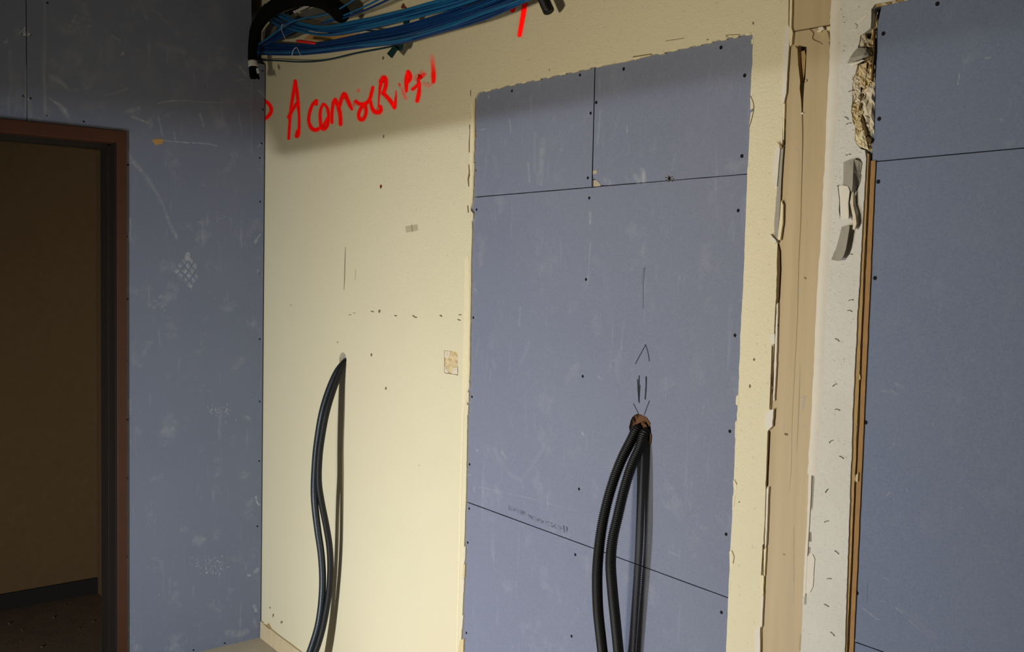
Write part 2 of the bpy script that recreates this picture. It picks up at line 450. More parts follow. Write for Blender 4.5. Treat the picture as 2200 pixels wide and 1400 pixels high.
for a, b in zip(dp, dp[1:]):
    for i in range(26): bm.faces.new((a[i], a[(i+1) % 26], b[(i+1) % 26], b[i]))
bm.faces.new(dp[-1]); hl = from_bm('hole_lining', bm, 'brownhole', b_main)
# torn paper round that hole
for px, y0 in (([(1383,893),(1389,897),(1397,910),(1395,916),(1388,905),(1381,898)], -.002), ([(1395,925),(1399,935),(1398,952),(1394,956),(1396,945)], -.003), ([(1379,905),(1388,912),(1396,925),(1392,932),(1384,922),(1377,914)], .001)):
    slab_b('torn_paper', px, YB+y0, YB+y0+.0015, 'brownhole', b_main, .0006, step=.004)
# chipped corner where the three upper boards meet
slab_b('gypsum_chip', [(1273,386),(1280,387),(1287,392),(1291,399),(1280,401),(1273,401)], YB+.006, YB+.012, 'gypsum', b_ur, .0006, step=.004)
slab_b('gypsum_chip', [(1274,366),(1283,366),(1283,371),(1277,374),(1274,374)], YB-.0012, YB+.002, 'gypsum', b_ur, .0006, step=.004)
for x, y, s in ((1275,368,1.1),(1279,388,.8)): pass
for (x, y) in ((1100,195),(1022,233),(1022,366),(1246,161),(1269,243),(1263,382)): screw_at(onY(x, y, YB), b_ul)
for (x, y) in ((1340,148),(1549,102),(1600,162),(1594,335),(1281,220),(1438,383)): screw_at(onY(x, y, YB), b_ur, s=1.1)
for (x, y) in ((1024,450),(1266,425),(1586,452),(1259,600),(1579,720),(1252,808),(1568,926),(1017,682),(1014,852),(1009,997),(1244,1050),(1560,1147)): screw_at(onY(x, y, YB), b_main)
for (x, y) in ((1008,1092),(1005,1165),(1236,1191),(1002,1359),(1228,1366),(1550,1315)): screw_at(onY(x, y, YB), b_low)
# frayed paper around the screw in the long joint
for k in range(7):
    a = k*.9; x, y = 1438, 384
    slab_b('torn_paper', [(x+2*math.cos(a), y+2*math.sin(a)), (x+(9+k%3)*math.cos(a-.15), y+6*math.sin(a-.15)), (x+(10+k%3)*math.cos(a+.1), y+7*math.sin(a+.1))], YB-.0016, YB-.0002, 'darkcrack', b_ur)

# ---- marks on the boards
f = film_b(YB)
for pts, w, o in (
    ([(1095,255),(1098,285)], 3, .35), ([(1165,300),(1163,360),(1160,395)], 14, .28), ([(1150,285),(1148,375)], 7, .20), ([(1135,350),(1138,390)], 6, .3),
    ([(1380,365),(1384,388)], 12, .55), ([(1365,378),(1372,388)], 14, .4), ([(1345,380),(1350,388)], 8, .3), ([(1300,385),(1312,392)], 12, .3), ([(1290,235),(1284,310)], 4, .4), ([(1288,170),(1290,190)], 5, .4),
    ([(1045,276),(1032,279)], 2.5, .5), ([(1050,205),(1051,210)], 5, .5), ([(1348,270),(1347,285)], 3, .5), ([(1268,455),(1268,480)], 6, .4), ([(1269,520),(1262,620)], 4, .25),
    ([(1118,660),(1115,700)], 6, .22), ([(1138,730),(1120,780)], 8, .15), ([(1020,620),(1024,624)], 5, .35), ([(1060,960),(1075,990),(1090,1012),(1112,1030)], 12, .14), ([(1077,968),(1088,985)], 6, .35),
    ([(1180,940),(1150,990),(1118,1032)], 9, .15), ([(1120,1035),(1125,1048)], 5, .25), ([(1028,1045),(1140,1070)], 3, .25), ([(1140,1070),(1240,1098)], 2.5, .2), ([(1019,1045),(1018,1055)], 4, .35), ([(1024,965),(1025,968)], 5, .45),
    ([(1004,1019),(1012,1020)], 2, .6), ([(1285,808),(1289,812)], 5, .35), ([(1250,928),(1254,934)], 5, .4), ([(1340,690),(1334,760)], 4, .12), ([(1460,590),(1456,620)], 5, .15), ([(1405,640),(1400,665)], 12, .08), ([(1300,560),(1310,700)], 14, .05), ([(1440,1185),(1456,1193)], 4, .25), ([(1433,1216),(1438,1225)], 3, .3), ([(1072,930),(1080,960)],20,.08),
    ([(1210,300),(1200,350)], 5, .12), ([(1330,250),(1315,300)], 6, .12), ([(1120,240),(1118,255)], 4, .15), ([(1060,330),(1070,380)], 10, .12), ([(1210,210),(1260,205)], 3, .15), ([(1450,330),(1446,365)], 8, .14), ([(1030,720),(1022,770)], 6, .12)):
    f.stroke(pts, w, o, .7)
for k in range(60):
    x = random.uniform(1030, 1590); y = random.uniform(180, 1380)
    if y < 200-.21*(x-1020)+20: continue
    f.stroke([(x, y), (x+random.uniform(-4, 4), y+random.uniform(4, 26))], random.uniform(1.5, 4), random.uniform(.06, .22), .7)
f.build('plaster_dust', 'dust', wall, True)
f = film_b(YB)
for pts, w, o in (([(1365,781),(1378,757),(1387,740)], 1.8, .8), ([(1387,740),(1392,757),(1395,775)], 1.8, .8),
    ([(1370,815),(1371,840),(1373,864)], 2.6, 1), ([(1373,807),(1373,835),(1372,860)], 2.4, .9), ([(1375,828),(1373,862)], 2, .8), ([(1388,809),(1388,830),(1386,857)], 2.8, 1), ([(1389,812),(1387,840)], 2, .8),
    ([(1361,867),(1366,877),(1372,889)], 1.8, .8), ([(1395,861),(1389,877),(1384,891)], 1.8, .8)):
    f.stroke(pts, w, o, .4)
f.stroke([(1385,575),(1382,620),(1382,662)], 2.2, .28, .6)
f.stroke([(1383,575),(1379,610)], 2, .15, .6)
f.build('pencil_marks', 'pencil', b_main)
f = film_b(YB)
def along(x): return 1078+(x-1005)*.3666
for x0, x1, dy in ((1093,1131,-20),(1135,1205,-17)):   # half worn-off print of the board edge
    x = x0
    while x < x1:
        y = along(x)+dy; h = 4.2
        f.stroke([(x, y-h), (x+1, y+h)], 3.2, random.uniform(.2, .5), .9)
        if random.random() < .6: f.stroke([(x+1, y-h*random.uniform(-1, 1)), (x+4, y+1)], 3, .35, .9)
        x += random.uniform(3.5, 5.5)
f.stroke([(1211,1129),(1212,1142)], 3, .9, .4); f.stroke([(1218,1131),(1218,1143)], 3, .9, .4)
f.build('faded_print', 'ink', b_main)

# ---- edge of the opening: filler strip, chips, cracks
slab_b('filler_strip', [(1011,225),(1016,216),(1018,240),(1017,300),(1015,360),(1014,410),(1012,430),(1010,470),(1011,430),(1009,340),(1010,280)], -.0010, .001, 'cream', wall, .0008, step=.01)
slab_b('filler_strip', [(998,560),(1004,545),(1008,560),(1008,700),(1005,810),(1002,840),(996,900),(992,1040),(988,1200),(983,1400),(980,1400),(984,1200),(988,1040),(992,880),(996,700)], -.0008, .001, 'cream', wall, .0008, step=.012)
cr = film_b(0); 
for pts, w in (([(1012,238),(1011,255)], 2.4), ([(1009,268),(1011,285),(1010,305),(1008,327)], [2, 5, 6, 2]), ([(1007,354),(1008,370),(1006,385),(1007,400)], [2, 2.5, 3, 2]), ([(1011,372),(1007,382)], 1.8), ([(1005,442),(1006,456)], 2.4), ([(1011,194),(1011,206)], 1.5),
    ([(997,784),(996,800)], 1.8), ([(995,833),(995,850)], 1.6), ([(985,1234),(985,1270)], 2.4), ([(983,1290),(982,1380)], 1.2), ([(990,1090),(989,1105)], 1.4), ([(1003,642),(1003,720)], 1.0)):
    cr.stroke(pts, w, .9, .3)
cr.build('hairline_cracks', 'stain', wall)
def chip(pts, Y0, Y1, mat='crumb', jg=.0008, par=None, step=.005): return slab_b('plaster_chip', pts, Y0, Y1, mat, par or wall, jg, step=step)
for p in ([(1017,283),(1020,283),(1020,296),(1017,297)], [(1017,305),(1019,304),(1019,325),(1016,322)], [(1016,352),(1019,350),(1018,378),(1015,372)], [(1011,452),(1016,458),(1016,470),(1012,478)],
          [(1004,832),(1008,820),(1008,832),(1005,840)], [(998,830),(1008,826),(1003,834)], [(1003,843),(1007,842),(1007,862),(1004,866)], [(1003,870),(1006,868),(1005,890),(1002,892)],
          [(997,1175),(1000,1172),(999,1200),(996,1215)], [(995,1215),(999,1210),(998,1240),(994,1238)], [(993,1240),(997,1243),(996,1270),(992,1270)], [(990,1325),(995,1320),(993,1350),(989,1350)], [(988,1375),(996,1372),(995,1400),(984,1405)]):
    chip(p, random.uniform(-.0010, 0), .008, random.choice(['crumb2', 'crumb2', 'crumb']))
for p in ([(1612,206),(1617,212),(1619,232),(1612,236)], [(1613,242),(1619,238),(1613,262),(1609,270)], [(1614,85),(1619,82),(1618,96),(1614,94)], [(1580,905),(1583,903),(1582,945),(1579,940)],
          [(1575,1032),(1581,1030),(1582,1050),(1576,1052)], [(1574,1065),(1580,1063),(1577,1088),(1573,1085)], [(1567,1185),(1572,1182),(1575,1215),(1568,1230)], [(1566,1250),(1570,1246),(1569,1270),(1565,1272)], [(1582,850),(1587,848),(1586,872),(1581,868)]):
    chip(p, random.uniform(-.0008, -.0002), .006, random.choice(['cream', 'yellow', 'yellow']))
cr = film_b(0)
for pts, w in (([(1612,206),(1618,220),(1619,236),(1613,262),(1609,272)], 1.6), ([(1575,1210),(1577,1195),(1572,1182)], 1.3), ([(1583,1040),(1578,1030)], 1.3), ([(1570,83),(1560,76),(1590,74)], 1.4), ([(1400,116),(1360,122)], 2.2), ([(1430,88),(1470,82)], 1.2)):
    cr.stroke(pts, w, .9, .3)
cr.build('edge_cracks', 'stain', wall)
# lumps of torn edge along the top of the opening
for k in range(22):
    t = k/21; x = 1040+t*560; y = 195-.2125*(x-1040)+random.uniform(-1, 1)
    chip([(x, y-1.5), (x+random.uniform(8, 20), y-5-random.random()*2), (x+random.uniform(10, 16), y+1.2-3), (x+3, y+1)], random.uniform(-.0009, -.0003), .004, 'yellow' if k % 3 else 'cream', .0005)

# ---- small marks and holes on the yellow paint
f = film_b(0)
for x, y, w, h, r, o in ((752,676,4,1.2,0,.5),(761,672,4,1.2,0,.4),(800,669,5,1.3,.2,.9),(815,668,3,5,0,.7),(850,678,4,1.6,.1,.9),(888,678,4,1.4,.2,.8),(892,681,5,1.6,.2,.9),(947,678,4,2,.5,.9),(988,676,5,1.4,-.1,.8),(986,687,5,1.6,.3,.9),
    (798,762,2.2,4,0,.9),(829,834,2,4,0,.9),(725,735,2.5,2.5,0,.3),(823,125,2.2,5,.2,1),(824,293,2,5,0,.6),(1611,829,2.6,5,0,.8),(1620,772,2.6,4,0,.7),(1588,1078,2,2,0,.7),(587,1321,2,5,.3,.7),(605,1336,3,4,.6,.6),(625,655,2,2,0,.3),(900,1000,2,2,0,.2),(1520,85,3,2,0,.6),(1618,50,2,4,0,.7),(580,1305,2,2,0,.6),(1180,150,2,3,0,.4)):
    f.spot(x, y, w, h, o, r)
f.stroke([(742,531),(741,560),(740,600),(739,622)], 2.4, [.25, .45, .45, .25], .5)
f.stroke([(764,580),(763,600)], 2, .2, .5)
f.blob([(870,486),(897,481),(899,495),(872,500)], .22, .93); f.stroke([(884,483),(886,498)], 2, .35, .5)
f.build('scuff_marks', 'stain', wall, True)
f = film_b(0); f.spot(818, 401, 2.6, 5, 1, .1); f.spot(866, 14, 5, 8, .8, .2); f.spot(871, 20, 3, 7, .8, .1); f.build('rust_mark', 'rust', wall)

# ---- red sprayed words
G = film_b(0)
gz = lambda L: [(560+x/5.5, 110+y/5.5) for x, y in L]
W = 1/5.5
for L, w, o in (
    ([(0,560),(60,595),(105,635),(125,690),(108,745),(60,790),(0,820)], [40*W]*7, 1),
    ([(408,350),(388,480),(366,620),(347,780),(330,1035)], [34*W, 38*W, 36*W, 32*W, 30*W], 1),
    ([(408,350),(428,480),(440,600),(453,780),(453,900),(445,985)], [34*W, 36*W, 36*W, 30*W, 32*W, 36*W], 1),
    ([(440,945),(428,1005)], [46*W, 50*W], 1),
    ([(328,780),(378,690),(440,600)], 36*W, 1),
    ([(655,590),(655,625)], 40*W, 1), ([(660,582),(612,630),(577,730),(568,830),(598,905),(648,930),(700,905),(745,870),(785,790)], [36*W]*4+[44*W]*2+[36*W, 30*W, 26*W], 1),
    ([(738,622),(706,700),(703,800),(715,890),(745,918),(785,880),(802,790),(792,690),(760,632),(735,622)], [28*W, 34*W, 36*W, 40*W, 42*W, 38*W, 34*W, 34*W, 28*W, 24*W], 1),
    ([(842,845),(843,720),(858,610),(880,570)], [32*W, 34*W, 38*W, 40*W], 1),
    ([(878,570),(915,650),(938,750),(943,865)], [40*W, 46*W, 44*W, 42*W], 1),
    ([(935,640),(955,560),(988,505),(1022,570),(1058,650),(1080,690)], [36*W, 42*W, 48*W, 46*W, 42*W, 26*W], 1),
    ([(1152,455),(1158,470)], 40*W, .30), ([(1100,640),(1110,600)], 40*W, .3),
    ([(1122,590),(1165,622),(1220,625),(1265,600),(1290,560),(1310,490),(1325,425)], [40*W, 42*W, 44*W, 44*W, 40*W, 40*W, 34*W], 1),
    ([(1225,625),(1180,680),(1158,745),(1168,800),(1208,806),(1238,750),(1243,680),(1225,635)], [40*W]*8, 1),
    ([(1300,590),(1312,660),(1345,712),(1395,720),(1418,690),(1412,650)], [30*W, 40*W, 50*W, 54*W, 48*W, 40*W], 1),
    ([(1390,660),(1398,540),(1410,430),(1425,350)], [16*W, 24*W, 34*W, 44*W], [.8, .8, 1, 1]),
    ([(1418,360),(1452,310),(1478,340),(1474,420),(1448,500)], [44*W, 50*W, 46*W, 44*W, 40*W], 1),
    ([(1445,495),(1505,555),(1555,620),(1580,672)], [44*W, 46*W, 46*W, 36*W], 1),
    ([(1582,665),(1596,560),(1600,470)], [38*W, 28*W, 18*W], [1, .9, .4]),
    ([(1636,385),(1645,410)], 26*W, .55), ([(1670,440),(1690,500),(1715,560)], 34*W, [.1, .28, .2]),
    ([(1740,245),(1722,330),(1720,410),(1722,475)], [40*W, 48*W, 44*W, 30*W], 1),
    ([(1742,240),(1765,285),(1764,335),(1742,365)], [40*W, 44*W, 38*W, 30*W], 1),
    ([(1848,590),(1866,510),(1876,410),(1866,335),(1900,295),(1938,270)], [42*W, 46*W, 34*W, 34*W, 40*W, 40*W], [1, 1, .9, .7, .55, .45]),
    ([(1795,450),(1832,420),(1872,380)], 40*W, [.9, .8, .7]), ([(1835,330),(1850,300)], 60*W, .22), ([(1895,250),(1900,300)], 60*W, .2), ([(1935,380),(1975,405),(2010,395)], 50*W, .18),
    ([(2040,365),(2042,290),(2038,210),(2030,120),(2026,60)], [42*W, 52*W, 46*W, 46*W, 46*W], [.85, .9, .65, .25, .05])):
    L = gz(L)
    ww = w if isinstance(w, list) else [w]*len(L)
    G.stroke(L, [v*1.5 for v in ww], [.16*(q if not isinstance(o, list) else 1) for q in ([o]*len(L) if not isinstance(o, list) else o)], 1.0, 5)
    G.stroke(L, [v*1.08 for v in ww], o, .34, 6)
G.build('sprayed_words', 'spray', wall)
G = film_b(0)
G.stroke([(1105,-12),(1103,6),(1101,23)], [17, 16, 10], 1, .3); G.stroke([(1128,-10),(1126,18),(1121,48),(1116,76)], [11, 11, 10, 9], 1, .3)
G.stroke([(1128,-10),(1126,18),(1121,48),(1116,76)], 16, .16, 1.0)
G.build('sprayed_drips', 'spray', wall)

# ================================================================ post, bare plaster and right-hand opening
YP = .004
px_post = [(x-5, y) for x, y in [(1704,-60),(1699,66),(1697,140),(1689,215),(1684,310),(1678,400),(1674,520),(1671,600),(1668,700),(1664,800),(1660,880),(1653,930),(1648,1050),(1643,1180),(1640,1300),(1637,1400),(1635,1480)]]
seam = [(1699,68),(1735,62),(1760,58),(1792,52)]
gash = bxz([(1713,100),(1717,97),(1733,101),(1732,130),(1730,172),(1728,180),(1726,215),(1725,245),(1722.5,246),(1721,215),(1718,190),(1719,175),(1715,140)], YP)
crackR = bxz([(1723,246),(1724,246),(1724.6,300),(1724,345),(1722.6,345),(1723.4,300)], YP)
top_piece = [(1703,-70),(1700,67),(1735,61),(1790,51.5),(1800,-70)]
slab_b('post_panel', top_piece, YP-.001, .0205, 'beige', wall)
lp = bxz([(1699,70),(1735,64),(1790,54.5),(1790,150),(1780,400),(1765,600),(1752,850),(1740,1100),(1731,1480)]+list(reversed(px_post[1:])), YP)
zs = lp[6:] ; lp = [p for p in lp]
lowx = [p for p in lp]
bm = bmesh.new(); prism2(bm, [lp, gash], PB, YP, .0205)
post = from_bm('post_panel', bm, 'beige', wall)
bm = bmesh.new(); box_bm(bm, (2.562, YP, 0), (2.665, .0205, onY(1650, 1478, YP).z)); from_bm('post_panel', bm, 'beige', wall)
# peeled skin folded into the gash
slab_b('torn_skin', [(1715,104),(1716,140),(1719,172),(1719,190),(1722,225),(1722.6,240),(1720,215),(1717,190),(1714.5,150),(1713,112)], YP+.003, YP+.005, 'greypaper', post, .0003)
slab_b('torn_skin', [(1719,112),(1728,108),(1731,120),(1728,160),(1726,172)], YP+.010, YP+.012, 'tanedge', post, .0003)
slab_b('torn_skin', [(1729,172),(1732,170),(1733,174),(1730,177)], YP-.003, YP, 'beige', post)
slab_b('torn_skin', [(1720,243),(1725,241),(1726.5,243),(1722,246)], YP-.003, YP, 'fillet', post)
cr = film_b(YP)
for pts, w, o in (([(1723.5,246),(1724.5,290),(1723.5,345),(1722,400),(1720,480),(1716,560)], [3, 2.4, 1.8, 1.5, 1.2, 1.2], [1, 1, .9, .8, .7, .6]), ([(1716,560),(1713,680),(1708,780),(1702,900),(1700,1000),(1695,1060)], 1.2, [.5, .45, .35, .3, .3, .1]),
    ([(1719,780),(1717,850),(1714,920),(1711,970)], 1.4, [.1, .35, .3, .1]), ([(1737,61),(1744,66),(1748,72),(1746,82),(1752,87),(1760,90),(1767,95)], [2, 3, 3, 3, 2.4, 2, 1.4], 1), ([(1700,68),(1720,65),(1740,61)], 1.6, .9), ([(1768,57),(1780,54),(1791,52)], 2.6, 1), ([(1777,66),(1783,75),(1783,85)], [2, 7, 3], .7), ([(1710,99),(1712,103)], 3, .9), ([(1782,90),(1784,102)], 3, .6), ([(1687,932),(1691,933)], 4.5, 1), ([(1729,596),(1731,598)], 4, .5), ([(1683,1190),(1686,1191)], 3, .4),
    ([(1706,1130),(1705,1250)], 1.3, .2)):
    cr.stroke(pts, w, o, .35)
cr.build('splits', 'stain', post)
f = film_b(YP)
for pts, w, o in (([(1764,0),(1762,45)], 5, .5), ([(1778,5),(1777,20)], 3, .3), ([(1729,850),(1724,880)], 5, .3), ([(1720,853),(1733,853)], 3, .3), ([(1726,915),(1727,918)], 6, .3), ([(1683,910),(1682,925)], 5, .25), ([(1706,1220),(1703,1300)], 2.4, .35), ([(1710,318),(1712,322)], 4, .35), ([(1729,343),(1731,349)], 4, .25)):
    f.stroke(pts, w, o, .7)
f.build('paint_rubs', 'dust', post, True)
for p, y0, mt in (([(1760,63),(1765,57),(1768,60),(1763,69),(1754,69)], -.002, 'cream'), ([(1775,60),(1792,55),(1790,60),(1779,66)], -.002, 'cream'), ([(1757,59),(1768,57),(1770,63),(1765,66),(1760,64)], -.004, 'fillet'), ([(1783,25),(1789,22),(1788,36),(1784,36)], -.003, 'cream'), ([(1783,40),(1792,38),(1792,50),(1784,52)], -.002, 'fillet')):
    chip(p, y0, YP, mt)

# joint between yellow board and post: torn white tape, dark gap, lips
def lip(name, pts, Y0, Y1, mat, jg=.0006, step=.008): return slab_b(name, pts, Y0, Y1, mat, wall, jg, step=step)
lip('torn_tape', [(1687,58),(1694,52),(1696,60),(1695,100),(1692,140),(1689,200),(1684,222),(1680,214),(1681,180),(1682,120)], -.0022, .002, 'fillet')
lip('torn_tape', [(1697,-20),(1702,-20),(1700,60),(1703,70),(1701,95),(1697,100),(1695,75),(1696,40)], -.0030, .004, 'cream')
lip('torn_tape', [(1682,222),(1686,222),(1684,300),(1682,300)], -.0008, .004, 'cream', .0003)
lip('torn_tape', [(1666,320),(1674,312),(1676,320),(1672,370),(1669,400),(1664,400),(1660,370)], -.0040, .001, 'fillet', .0008)
lip('torn_tape', [(1672,308),(1669,304),(1673,307),(1680,316),(1678,320)], -.0055, -.003, 'tanedge', .0003)
lip('groove_side', [(1676,318),(1683,314),(1680,360),(1676,440),(1671,510),(1664,508),(1663,480),(1668,420),(1672,370)], -.0012, .001, 'greypaper', .0004)
lip('torn_tape', [(1678,430),(1682,440),(1681,480),(1676,516),(1671,514),(1675,470)], -.0035, .001, 'cream', .0005)
lip('torn_tape', [(1655,502),(1659,508),(1666,515),(1669,521),(1663,523),(1657,514)], -.0070, -.001, 'fillet', .0005)
lip('torn_tape', [(1668,655),(1671,650),(1670,720),(1667,800),(1664,860),(1661,862),(1663,790),(1666,715)], -.0015, .003, 'fillet', .0009)
lip('torn_tape', [(1655,722),(1664,716),(1664,738),(1657,740)], -.0025, .001, 'fillet', .0009)
lip('torn_tape', [(1643,890),(1652,882),(1661,878),(1659,915),(1650,924),(1643,915)], -.0040, .001, 'fillet', .0010)
lip('torn_tape', [(1647,1050),(1651,1045),(1649,1100),(1646,1170),(1643,1180),(1645,1110)], -.0020, .003, 'fillet', .0009)
lip('torn_tape', [(1641,1180),(1646,1175),(1643,1235),(1641,1240)], -.0010, .003, 'cream', .0006)
lip('torn_tape', [(1632,1240),(1641,1236),(1640,1275),(1636,1280)], -.0020, .002, 'cream', .0010)
lip('torn_tape', [(1636,1280),(1640,1276),(1637,1345),(1633,1350)], -.0015, .003, 'fillet', .0007)
lip('torn_tape', [(1623,1350),(1633,1345),(1633,1480),(1620,1480)], -.0030, .001, 'fillet', .0010)
for pts in ([(1695,-20),(1697,-20),(1696,50),(1694,50)], [(1684,228),(1686,228),(1684,312),(1681,312)], [(1670,520),(1675,540),(1676,580),(1673,640),(1671,652),(1667,650),(1668,600),(1671,560)], [(1666,655),(1668,655),(1665,760),(1662,800),(1659,830),(1657,825),(1661,760),(1663,715)], [(1669,660),(1671,700),(1669,702)], [(1658,740),(1661,745),(1658,840),(1655,880),(1653,878),(1656,800)], [(1664,800),(1667,800),(1665,830),(1663,850)], [(1649,926),(1652,926),(1647,1045),(1645,1045)], [(1638,1170),(1641,1168),(1638,1235),(1635,1235)], [(1679,430),(1681,436),(1681,470),(1679,500),(1678,500),(1679.5,470)]):
    slab_b('dark_gap', pts, -.0005, .002, 'darkcrack', wall, .0005, step=.01)

# ---- bare white plaster strip with the right-hand opening
WL = [(1800,-70),(1793,20),(1792,52),(1789,80),(1786,110),(1788,125),(1784,160),(1780,200),(1776,260),(1774,300),(1772,340),(1770,400),(1767,440),(1769,460),(1766,520),(1760,560),(1757,620),(1753,700),(1750,760),(1747,850),(1743,920),(1738,1000),(1736,1060),(1733,1140),(1731,1200),(1727,1270),(1724,1290),(1724,1330),(1720,1400),(1717,1480)]
WR = [(1852,1900),(1818,1480),(1815,1400),(1818,1300),(1821,1210),(1824,1130),(1826,1050),(1829,985),(1832,880),(1836,800),(1840,720),(1843,660),(1847,600),(1852,500),(1857,420),(1861,340),(1858,322),(1850,320),(1842,312),(1836,300),(1838,290),(1837,272),(1832,262),(1828,240),(1831,218),(1832,190),(1831,172),(1838,158),(1842,140),(1838,128),(1840,110),(1846,92),(1848,76),(1858,70),(1871,60),(1872,20)]
WT = [(1880,9),(1940,-3),(2000,-18),(2120,-48),(2300,-90)]
wl = jag(bxz(WL, -.002), .0010, .010, closed=False)
wrr = jag(bxz(WR[1:], -.002)[::1], .0008, .006, closed=False)
wt = jag(bxz(WT, -.002), .0014, .010, closed=False)
XR2 = 3.74
loop = wl + [(wl[-1][0], 0), (wrr[0][0], 0)] + wrr + wt + [(XR2, wt[-1][1]), (XR2, 0), (5.5, 0), (5.5, ZC), (wl[0][0], ZC)]
bm = bmesh.new(); prism2(bm, [loop], PB, -.002, .0215)
plaster = from_bm('bare_plaster', bm, 'white', wall)
# pale rounded fillet along its left edge
bm = bmesh.new()
fl = bxz([(1797,-20),(1793,60),(1792,120),(1788,200),(1783,300),(1778,400),(1773,500),(1765,620),(1760,720),(1756,820),(1750,920),(1744,1020)], -.002)
fl = catmull([(a, b) for a, b in fl], 6); rows = []
for i, (x, z) in enumerate(fl):
    w = .011+random.uniform(-.0012, .0012); rows.append([bm.verts.new((x+dx*w, -.002-h, z)) for dx, h in ((-.9, -.0005), (-.4, .0024), (.2, .0030), (.75, .0016), (1.25, -.0003))])
for a, b in zip(rows, rows[1:]):
    for i in range(4): bm.faces.new((a[i], a[i+1], b[i+1], b[i]))
from_bm('filler_fillet', bm, 'fillet', plaster, True)
lip2 = lambda n, p, a, b, mt, jg=.0008: slab_b(n, p, a, b, mt, plaster, jg, step=.008)
lip2('filler_fillet', [(1738,1000),(1744,1000),(1741,1080),(1737,1150),(1734,1200),(1730,1280),(1725,1280),(1729,1200),(1733,1130),(1736,1060)], -.0045, -.001, 'fillet')
lip2('filler_fillet', [(1733,1195),(1745,1190),(1750,1200),(1746,1260),(1740,1272),(1727,1275),(1729,1230)], -.0040, -.001, 'fillet')
f = film_b(-.002)
for p, o in (([(1770,445),(1778,448),(1777,480),(1771,498),(1770,470)], .55), ([(1774,465),(1777,470),(1776,480),(1772,482)], .5), ([(1768,500),(1772,503),(1771,514),(1767,515)], .35), ([(1758,681),(1765,684),(1762,694),(1758,692)], .35), ([(1743,1005),(1749,1010),(1750,1030),(1748,1060),(1746,1095),(1742,1100),(1741,1060)], .4), ([(1738,1143),(1743,1140),(1744,1165),(1736,1163)], .5), ([(1735,1172),(1742,1175),(1740,1190),(1733,1192)], .4), ([(1731,1212),(1736,1212),(1734,1230),(1731,1228)], .4), ([(1728,1275),(1733,1275),(1733,1298),(1727,1300)], .35), ([(1718,1360),(1722,1360),(1720,1400),(1716,1400)], .3), ([(1852,1250),(1855,1250),(1853,1300),(1850,1300)], .2)):
    f.blob(p, o, .8)
for k in range(170):
    x = random.uniform(1740, 1860); y = random.uniform(20, 1000)
    xl_ = 1795-(y*.045); 
    if not (xl_+14 < x < xl_+72-(y*.0)): continue
    f.spot(x, y, random.uniform(1, 3), random.uniform(.6, 1.4), random.uniform(.15, .4), random.uniform(-.4, .4), 6)
for x, y in ((1807,20),(1812,36),(1814,48),(1803,93),(1798,122),(1813,109),(1845,14),(1790,150)): f.spot(x, y, 2.2, 1.5, .45)
f.build('plaster_pits', 'stain', plaster, True)
lip2('plaster_patch', [(1818,58),(1824,52),(1836,50),(1842,55),(1838,62),(1820,63)], -.0042, -.001, 'white')
lip2('plaster_patch', [(1840,46),(1852,36),(1865,30),(1860,38),(1846,52)], -.0030, -.001, 'fillet')

# staples
def staple_mesh():
    bm = bmesh.new(); L = .0050; tube_bm(bm, [(-L, .003, 0), (-L, -.0012, 0), (-L*.55, -.0022, .0007), (0, -.0024, .0010), (L*.55, -.0022, .0007), (L, -.0012, 0), (L, .003, 0)], .00065, 6)
    me = bpy.data.meshes.new('staple')
    for fc in bm.faces: fc.smooth = True
    bm.to_mesh(me); bm.free(); me.materials.append(M['steel']); return me
STAPLE = staple_mesh()
for x, y, a in ((1823,333,.15),(1844,342,-.35),(1829,645,.15),(1826,668,-.15),(1799,730,-.45),(1794,827,.6),(1800,880,-.1),(1786,948,.7),(1808,982,-.35),(1777,1054,1.0),(1776,1120,.5),(1798,1186,-.45),(1782,1243,.3),(1776,1300,-.2),(1789,1361,-.5),(1829,196,.1),(1824,266,.15),(1819,254,-.6),(1827,547,.1)):
    o = bpy.data.objects.new('staple', STAPLE); COL.objects.link(o); o.parent = plaster
    o.location = onY(x, y, -.002); o.rotation_euler = (0, -a, 0)

# torn paper flaps standing off the plaster
def flap(name, rows, mat, parent, thick=.0008):
    """rows: list of lists of (px x, px y, lift from the wall in m)"""
    bm = bmesh.new(); G = [[bm.verts.new(onY(x, y, -.0025-l)) for x, y, l in r] for r in rows]
    for a, b in zip(G, G[1:]):
        for i in range(len(a)-1): bm.faces.new((a[i], a[i+1], b[i+1], b[i]))
    o = from_bm(name, bm, mat, parent)
    md = o.modifiers.new('thickness', 'SOLIDIFY'); md.thickness = thick; md.offset = -1
    return o
flap('torn_paper', [[(1812,348,0),(1822,344,.004),(1834,341,.007),(1846,345,.004),(1852,350,.001)], [(1812,370,.001),(1822,368,.009),(1833,366,.015),(1842,368,.006),(1849,370,.001)], [(1811,398,.001),(1822,396,.011),(1832,394,.016),(1838,395,.005),(1844,394,0)], [(1818,403,.003),(1825,408,.010),(1830,412,.013),(1835,412,.008),(1838,410,.003)]], 'greypaper', plaster)
flap('torn_paper', [[(1802,399,.001),(1812,398,.006),(1822,400,.011),(1826,410,.014)], [(1805,425,.0),(1813,425,.005),(1820,428,.011),(1823,436,.015)], [(1806,455,.0),(1813,455,.005),(1821,458,.010),(1824,462,.014)], [(1806,470,.001),(1812,472,.004),(1820,470,.008),(1823,474,.010)]], 'fillet', plaster)
flap('torn_paper', [[(1830,412,.012),(1834,412,.010),(1838,420,.003)], [(1826,435,.012),(1833,440,.012),(1839,440,.002)], [(1832,465,.010),(1838,462,.014),(1841,455,.004)], [(1832,485,.006),(1840,480,.013),(1844,478,.004)], [(1828,490,.004),(1836,494,.010),(1840,488,.003)]], 'crumb2', plaster)
